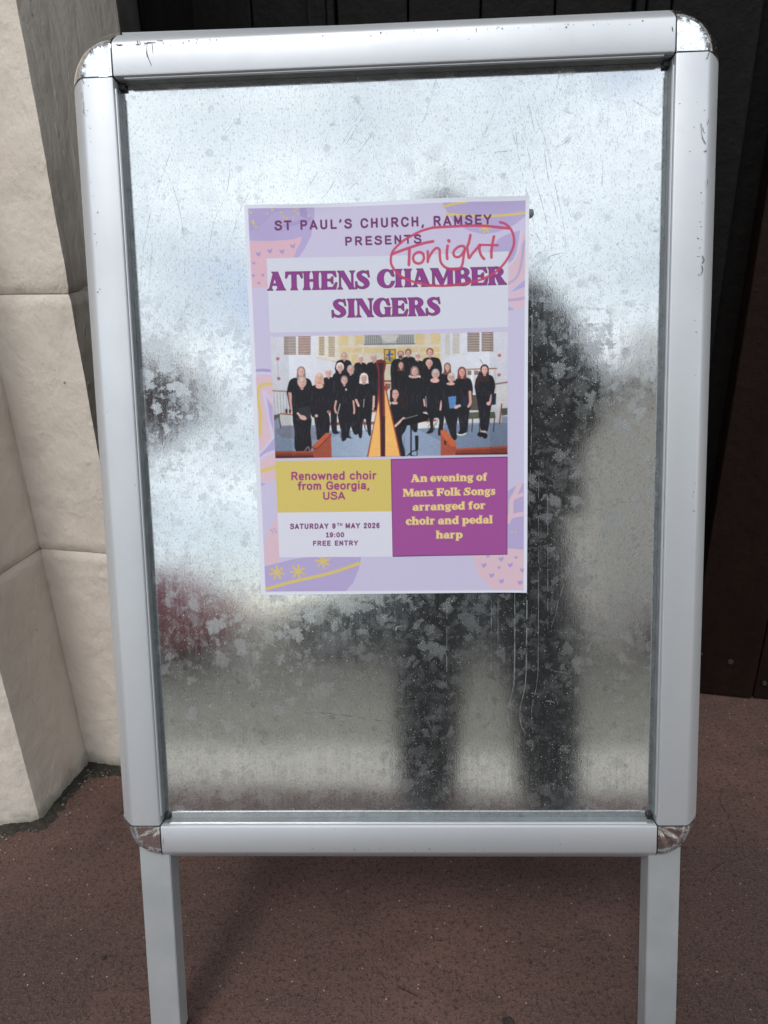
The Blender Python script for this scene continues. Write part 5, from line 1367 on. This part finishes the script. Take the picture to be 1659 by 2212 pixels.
# ---------------------------------------------------------------- poster sheet
PW = [(-0.1641, 0.2935), (0.1478, 0.2922), (0.1456, -0.1468), (-0.1645, -0.146)]
poster = empty('poster', (0, 0, 0))
tag(poster, 'lilac concert poster stuck on the metal panel with Tonight written in red', 'poster')
poster.matrix_world = frame_matrix(EX, EY, EZ, FO)
u = np.linspace(0, 1, GX); w = np.linspace(0, 1, GY)
U, V = np.meshgrid(u, w)
P4 = np.array(PW)
XY = (P4[0] * ((1 - U) * (1 - V))[..., None] + P4[1] * (U * (1 - V))[..., None] + P4[2] * (U * V)[..., None] + P4[3] * ((1 - U) * V)[..., None])
Z = PZ + 0.0022 + 0.0006 * np.sin(U * 5 + 1) * np.cos(V * 4) + 0.0005 * np.sin(V * 9 + U * 3)
edge_top = np.exp(-(V / 0.02)) * (np.sin(U * 9.0) * 0.5 + 0.5) * 0.0018
edge_r = np.exp(-((1 - U) / 0.05)) * (0.5 + 0.5 * np.cos(V * 7)) * 0.0040
Z = Z + edge_top + edge_r + 0.0016 * np.exp(-(((U - .06) / .08) ** 2 + ((V - .03) / .05) ** 2)) + 0.0012 * np.exp(-(((U - .97) / .05) ** 2 + ((V - .11) / .05) ** 2))
XY[..., 1] += -0.0012 * np.sin(U * 6.5) * np.exp(-V / 0.03)
co = np.concatenate([XY, Z[..., None]], -1).reshape(-1, 3)
idx = np.arange(GX * GY).reshape(GY, GX)
q = np.stack([idx[:-1, :-1], idx[1:, :-1], idx[1:, 1:], idx[:-1, 1:]], -1).reshape(-1, 4)
me = bpy.data.meshes.new('sheet')
me.vertices.add(len(co)); me.vertices.foreach_set('co', co.ravel().astype('f'))
me.loops.add(q.size); me.loops.foreach_set('vertex_index', q.ravel().astype('i'))
me.polygons.add(len(q)); me.polygons.foreach_set('loop_start', np.arange(0, q.size, 4, dtype='i'))
me.update(calc_edges=True)
at = me.color_attributes.new('print', 'FLOAT_COLOR', 'POINT')
rgba = np.concatenate([REFL, np.ones((GY, GX, 1))], -1).reshape(-1)
at.data.foreach_set('color', rgba.astype('f'))
sheet_o = obj('sheet', me, M['paper'], poster, I4, smooth=True)
# lump of putty sticking out behind the right edge of the poster
bm = bmesh.new(); bmesh.ops.create_icosphere(bm, subdivisions=3, radius=1)
for vv in bm.verts:
    c = vv.co.copy(); k = 1 + 0.35 * mnoise.noise(c * 1.6 + Vector((3, 1, 0)))
    vv.co = Vector((c.x * 0.0062 * k + 0.0018 * c.y * c.y, c.y * 0.0034 * k * (1.2 - 0.45 * c.x), c.z * 0.0018 * k))
pt = obj('putty', bm_mesh('putty', bm), M['putty'], None, frame_matrix(EX, EY, EZ, FO) @ Matrix.Translation((0.1478, 0.2747, PZ + 0.0016)) @ Matrix.Rotation(R_(24), 4, 'Z'))
pt.data.polygons.foreach_set('use_smooth', [True] * len(pt.data.polygons))
tag(pt, 'small grey lump of putty poking out beside the top right edge of the poster', 'putty')

# ------------------------------------------------------------------ the photographer, mirrored in the metal panel
def skin_mesh(name, verts, edges, radii, root=0, sub=2):
    me = bpy.data.meshes.new(name); me.from_pydata(verts, edges, [])
    o = bpy.data.objects.new(name, me); C.objects.link(o)
    md = o.modifiers.new('s', 'SKIN')
    me.skin_vertices.new() if not me.skin_vertices else None
    for i, r in enumerate(radii):
        s = me.skin_vertices[0].data[i]
        s.radius = (r, r) if not isinstance(r, tuple) else r
        s.use_root = (i == root)
    o.modifiers.new('u', 'SUBSURF').levels = sub
    dg = bpy.context.evaluated_depsgraph_get()
    m2 = bpy.data.meshes.new_from_object(o.evaluated_get(dg))
    bpy.data.objects.remove(o)
    m2.name = name
    return m2
PX, PY = 0.21, -0.44
person = empty('person', (PX, PY, 0))
tag(person, 'person in a black coat standing and photographing the sign, mirrored in its panel', 'person')
def chain(nodes):
    """nodes: {name: (pos, radius, parent)} -> arrays"""
    names = list(nodes); idx = {k: i for i, k in enumerate(names)}
    v = [nodes[k][0] for k in names]; r = [nodes[k][1] for k in names]
    e = [(idx[nodes[k][2]], idx[k]) for k in names if nodes[k][2]]
    return v, e, r
DXP = -0.165
def L3(x, y, z): return (x + DXP - PX, y - PY, z)
def LH(x, y, z): return (x - PX, y - PY, z)
hx = 0.25   # head
nodes = {
 'pelvis': (L3(.345, -.44, .96), .145, None), 'waist': (L3(.345, -.44, 1.10), .150, 'pelvis'), 'chest': (L3(.345, -.44, 1.28), .165, 'waist'),
 'collar': (L3(.335, -.43, 1.42), .120, 'chest'), 'neck': (L3(.30, -.40, 1.505), .056, 'collar'), 'skull': (L3(.265, -.37, 1.575), .064, 'neck'), 'crown': (L3(.258, -.372, 1.635), .070, 'skull'),
 'shR': (L3(.505, -.43, 1.395), .085, 'collar'), 'elR': (L3(.655, -.40, 1.13), .066, 'shR'), 'wrR': (L3(.560, -.36, .96), .040, 'elR'), 'paR': (L3(.500, -.36, .92), .030, 'wrR'),
 'shL': (L3(.175, -.42, 1.395), .085, 'collar'), 'elL': (LH(-.03, -.33, 1.13), .062, 'shL'), 'wrL': (LH(.052, -.12, .965), .032, 'elL'), 'paL': (LH(.045, -.055, .935), .028, 'wrL'),
 'hipR': (L3(.450, -.44, .88), .128, 'pelvis'), 'knR': (L3(.480, -.41, .48), .104, 'hipR'), 'anR': (L3(.495, -.43, .09), .088, 'knR'),
 'hipL': (L3(.240, -.44, .88), .128, 'pelvis'), 'knL': (L3(.200, -.41, .48), .104, 'hipL'), 'anL': (L3(.180, -.43, .09), .088, 'knL'),
 'toR': (L3(.520, -.30, .045), .036, 'anR'), 'toL': (L3(.170, -.30, .045), .036, 'anL'),
}
# fingers: the left hand holds the phone's edge, the right hangs half curled
for k, (dx, ln) in enumerate(((-.020, .034), (-.007, .040), (.006, .038), (.018, .030))):
    nodes['fR%da' % k] = (L3(.475 + dx, -.350, .905), .0095, 'paR')
    nodes['fR%db' % k] = (L3(.470 + dx, -.350 + ln * .5, .885), .0085, 'fR%da' % k)
    nodes['fR%dc' % k] = (L3(.466 + dx, -.350 + ln * .5, .862), .0075, 'fR%db' % k)
    z = .965 - k * .019
    nodes['fL%da' % k] = (LH(.050, -.038, z), .0088, 'paL')
    nodes['fL%db' % k] = (LH(.050 - ln * .2, -.034, z + .002), .0082, 'fL%da' % k)
nodes['tR1'] = (L3(.470, -.375, .925), .011, 'paR'); nodes['tR2'] = (L3(.445, -.370, .905), .009, 'tR1')
nodes['tL1'] = (LH(.030, -.055, .915), .011, 'paL'); nodes['tL2'] = (LH(.018, -.040, .900), .009, 'tL1')
v, e, r = chain(nodes)
body = skin_mesh('body', v, e, r)
body.materials.clear()
for mm in (M['coat'], M['skin'], M['trouser'], M['shoe']): body.materials.append(mm)
for p in body.polygons:
    c = p.center; X, Y, Z = c.x + PX, c.y + PY, c.z
    i = 0
    if Z > 1.50 or (Y > -.135 and X < .2) or (X + .165 < .535 and X > .24 and .84 < Z < .945 and Y > -.41): i = 1
    elif Z < .86 and not (Y > -.3 and Z > .7): i = 2
    if Z < .10: i = 3
    p.material_index = i; p.use_smooth = True
bo = obj('body', body, None, person)
hd = (.258 + DXP - PX, -.372 - PY, 1.612)
def ellipsoid(name, c, r, mat, parent, sub=3, fn=None):
    bm = bmesh.new(); bmesh.ops.create_icosphere(bm, subdivisions=sub, radius=1)
    for vv in bm.verts:
        p = Vector((vv.co.x * r[0], vv.co.y * r[1], vv.co.z * r[2]))
        if fn: p = fn(p, vv.co)
        vv.co = p + Vector(c)
    return obj(name, bm_mesh(name, bm), mat, parent, smooth=True)
def hairfn(p, c):
    k = 1 + 0.06 * mnoise.noise(c * 4)
    if c.y > 0.25 and c.z < 0.45: p = Vector((p.x * .80, p.y * .72, max(p.z, .01)))
    return p * k
ellipsoid('hair', (hd[0], hd[1] - .008, hd[2] + .012), (.083, .094, .100), M['hair'], person, 4, hairfn)
ellipsoid('nose', (hd[0], hd[1] + .080, hd[2] - .020), (.012, .018, .022), M['skin'], person, 2)
for s in (-1, 1):
    ey = ellipsoid('eye', (hd[0] + s * .030, hd[1] + .064, hd[2] + .004), (.013, .011, .009), M['eye'], person, 2)
    ellipsoid('pupil', (hd[0] + s * .030, hd[1] + .074, hd[2] + .003), (.005, .003, .005), M['pupil'], ey, 2)
    ellipsoid('ear', (hd[0] + s * .078, hd[1] - .005, hd[2] - .01), (.010, .020, .030), M['skin'], person, 2)
ellipsoid('mouth', (hd[0], hd[1] + .068, hd[2] - .052), (.022, .008, .006), M['lip'], person, 2)
# open coat: a skirted, slightly stiff shell over the trunk
def loft(name, rings, mat, parent, closed=True):
    v, f = [], []; n = 28
    for (cx_, cy_, z, rx, ry) in rings:
        for i in range(n):
            t = 2 * math.pi * i / n
            w_ = 1 + 0.03 * math.sin(5 * t + z * 9)
            v.append((cx_ + DXP - PX + rx * w_ * math.cos(t), cy_ - PY + ry * w_ * math.sin(t), z))
    for j in range(len(rings) - 1):
        for i in range(n):
            a = j * n + i; b = j * n + (i + 1) % n
            f.append((a, b, b + n, a + n))
    o = obj(name, pyd(name, v, f), mat, parent, smooth=True)
    sm = o.modifiers.new('t', 'SOLIDIFY'); sm.thickness = 0.006
    return o
loft('coat', [(.345, -.44, .80, .262, .18), (.35, -.44, .95, .262, .18), (.355, -.44, 1.10, .258, .17), (.355, -.44, 1.25, .262, .170), (.350, -.44, 1.37, .240, .155), (.335, -.43, 1.44, .150, .115), (.325, -.42, 1.485, .085, .085)], M['coat'], person)
for s, y0 in ((.178, 0), (.512, 0)):
    ellipsoid('shoe', (s + DXP - PX, -.365 - PY, .045), (.048, .135, .045), M['shoe'], person, 3, lambda p, c: Vector((p.x, p.y, max(p.z, -.040))))
# the phone in the hand
fw = Vector((0, 0.928074164, -0.372395416)); upv = Vector((0.0246643414, 0.372282129, 0.927791834)); rt = Vector((0.999695789, -0.00918488766, -0.0228903380))
phm = frame_matrix(rt, upv, -fw, Vector((0, 0, CAM_Z)) - fw * 0.0085 + rt * 0.022 - upv * 0.055)
bm = bmesh.new(); add_box(bm, -.037, .037, -.075, .075, 0, .0078, .0035, 3)
phone = obj('phone', bm_mesh('phone', bm), M['black']); phone.matrix_world = phm
tag(phone, 'black phone held up in front of the sign by the photographer', 'phone')
box('screen', -.0345, .0345, -.072, .072, .0079, .0083, M['glass'], phone, I4)

# ------------------------------------------------------------------ street behind the photographer
def car(name, x, y, rz, paint, label, hgt=1.46, ln=4.2):
    root = empty(name, (x, y, -0.13), rz); tag(root, label, 'car')
    W2 = .86
    side = [(-ln / 2, .32), (-ln / 2 + .02, .70), (-ln / 2 + .25, .84), (-.95, .96), (-.35, hgt - .04), (.55, hgt), (1.25, hgt - .10), (ln / 2 - .12, .98), (ln / 2, .80), (ln / 2, .34), (ln / 2 - .2, .24), (-ln / 2 + .2, .22)]
    v, f = [], []; n = len(side)
    for s, k in ((-1, 1), (1, 1)):
        for a, b in side:
            inn = .14 if b > 1.0 else 0
            v.append((a, s * (W2 - inn), b))
    f = [(i, (i + 1) % n, (i + 1) % n + n, i + n) for i in range(n)] + [tuple(range(n))[::-1], tuple(range(n, 2 * n))]
    me = pyd('body', v, f); bm = bmesh.new(); bm.from_mesh(me); bmesh.ops.recalc_face_normals(bm, faces=bm.faces)
    bmesh.ops.bevel(bm, geom=list(bm.edges), offset=.05, segments=3, affect='EDGES'); bm.to_mesh(me); bm.free()
    autosmooth(obj('body', me, paint, root), 40)
    for s in (-1, 1):
        for a0, a1, b0, b1 in ((-.80, -.33, -.36, -.30), (-.22, .42, -.22, .42), (.52, 1.32, .52, 1.12)):
            y0, y1 = s * (W2 - .004), s * (W2 - .128)
            vv = [(a0, y0, .99), (a1, y0, .99), (b1, y1, hgt - .12), (b0, y1, hgt - .12)]
            vv += [(p[0], p[1] + s * .012, p[2]) for p in vv]
            obj('window', pyd('window', vv, [(0, 1, 2, 3), (4, 5, 6, 7), (0, 1, 5, 4), (1, 2, 6, 5), (2, 3, 7, 6), (3, 0, 4, 7)]), M['glass'], root)
        for wx in (-ln / 2 + .78, ln / 2 - .78):
            bm = bmesh.new(); bmesh.ops.create_cone(bm, segments=28, radius1=.31, radius2=.31, depth=.2, cap_ends=True)
            bmesh.ops.rotate(bm, verts=bm.verts, matrix=Matrix.Rotation(R_(90), 3, 'X')); bmesh.ops.translate(bm, verts=bm.verts, vec=(wx, s * (W2 - .08), .31))
            wh = obj('wheel', bm_mesh('wheel', bm), M['tyre'], root)
            bm = bmesh.new(); bmesh.ops.create_cone(bm, segments=24, radius1=.19, radius2=.19, depth=.02, cap_ends=True)
            bmesh.ops.rotate(bm, verts=bm.verts, matrix=Matrix.Rotation(R_(90), 3, 'X')); bmesh.ops.translate(bm, verts=bm.verts, vec=(wx, s * (W2 + .025), .31))
            obj('rim', bm_mesh('rim', bm), M['rim'], wh, I4)
        box('headlight', -ln / 2 - .012, -ln / 2 + .08, s * .60 - .14, s * .60 + .14, .56, .70, M['lampg'], root, bev=.02)
        box('tail_light', ln / 2 - .06, ln / 2 + .012, s * .64 - .1, s * .64 + .1, .62, .84, M['redlamp'], root, bev=.02)
    return root
car('parked_car', -5.1, -8.3, R_(4), M['carred'], 'red hatchback parked across the street, mirrored at the panel lower left')
car('parked_car', -0.1, -9.4, R_(2), M['cardark'], 'dark car parked across the street to the right of the red one', 1.42)
bld = empty('street_house', (8.6, -15.5, -0.13)); tag(bld, 'grey rendered two storey house across the street, mirrored at the panel right', 'house')
box('wall', -5.7, 6, -4, 4, 0, 5.0, M['render'], bld, bev=.02)
rv = [(-6.0, -4.3, 5.0), (6.3, -4.3, 5.0), (6.3, 4.3, 5.0), (-6.0, 4.3, 5.0), (-6.0, 0, 6.6), (6.3, 0, 6.6)]
rf = obj('roof', pyd('roof', rv, [(0, 1, 2, 3), (0, 4, 5, 1), (3, 2, 5, 4), (0, 3, 4), (1, 5, 2)]), M['slate'], bld)
box('chimney', -3.9, -3.2, -.5, .5, 6.0, 7.5, M['render'], rf, I4)
for wx in (-3.3, -1.2, 1.0, 3.2):
    for wz in (1.0, 3.3):
        wf = box('window', wx - .5, wx + .5, 3.98, 4.05, wz, wz + 1.2, M['white'], bld)
        box('pane', wx - .42, wx + .42, 4.04, 4.07, wz + .08, wz + .56, M['glass'], wf, I4)
        box('pane', wx - .42, wx + .42, 4.04, 4.07, wz + .64, wz + 1.12, M['glass'], wf, I4)
dr = box('door', 4.4, 5.3, 3.98, 4.06, 0, 2.1, M['cardark'], bld); box('handle', 4.5, 4.54, 4.06, 4.12, 1.0, 1.12, M['metal'], dr, I4)
low = box('garden_wall', -22, 4.0, -12.3, -12.0, -.13, .55, M['render'], bev=.02); tag(low, 'low grey wall running along the far side of the street', 'wall')
car('parked_car', 5.2, -9.6, R_(-3), M['carmaroon'], 'maroon car parked in front of the grey house', 1.5)
tree = empty('copper_beech_tree', (-6.7, -13.2, -0.13)); tag(tree, 'copper leaved tree over the street, mirrored at the panel left edge', 'tree')
bm = bmesh.new(); bmesh.ops.create_cone(bm, segments=12, radius1=.2, radius2=.09, depth=4.6, cap_ends=True); bmesh.ops.translate(bm, verts=bm.verts, vec=(0, 0, 2.3))
for k in range(7):
    a = k * 0.9; r0 = bmesh.ops.create_cone(bm, segments=8, radius1=.06, radius2=.02, depth=1.6, cap_ends=True)
    mt = Matrix.Translation((math.cos(a) * .55, math.sin(a) * .55, 4.4 + .12 * k)) @ Matrix.Rotation(a, 4, 'Z') @ Matrix.Rotation(R_(48), 4, 'Y')
    bmesh.ops.transform(bm, matrix=mt, verts=r0['verts'])
obj('trunk', bm_mesh('trunk', bm), M['bark'], tree)
rt_ = random.Random(2); v, f = [], []
blobs = [(rt_.uniform(-1.0, 1.0), rt_.uniform(-1.2, 1.2), rt_.uniform(4.4, 6.3), rt_.uniform(.5, .85)) for _ in range(12)]
for _ in range(5200):
    b = rt_.choice(blobs); d = Vector((rt_.gauss(0, 1), rt_.gauss(0, 1), rt_.gauss(0, 1))).normalized() * b[3] * rt_.uniform(.5, 1.05)
    c = Vector(b[:3]) + d; a = Vector((rt_.gauss(0, 1), rt_.gauss(0, 1), rt_.gauss(0, 1))).normalized(); p = a.orthogonal().normalized(); w_ = a.cross(p)
    s = rt_.uniform(.05, .10); k = len(v)
    v += [tuple(c + p * s), tuple(c + w_ * s * .6), tuple(c - p * s), tuple(c - w_ * s * .6)]; f.append((k, k + 1, k + 2, k + 3))
tag(obj('crown', pyd('crown', v, f), M['leaf'], tree), kind='stuff')
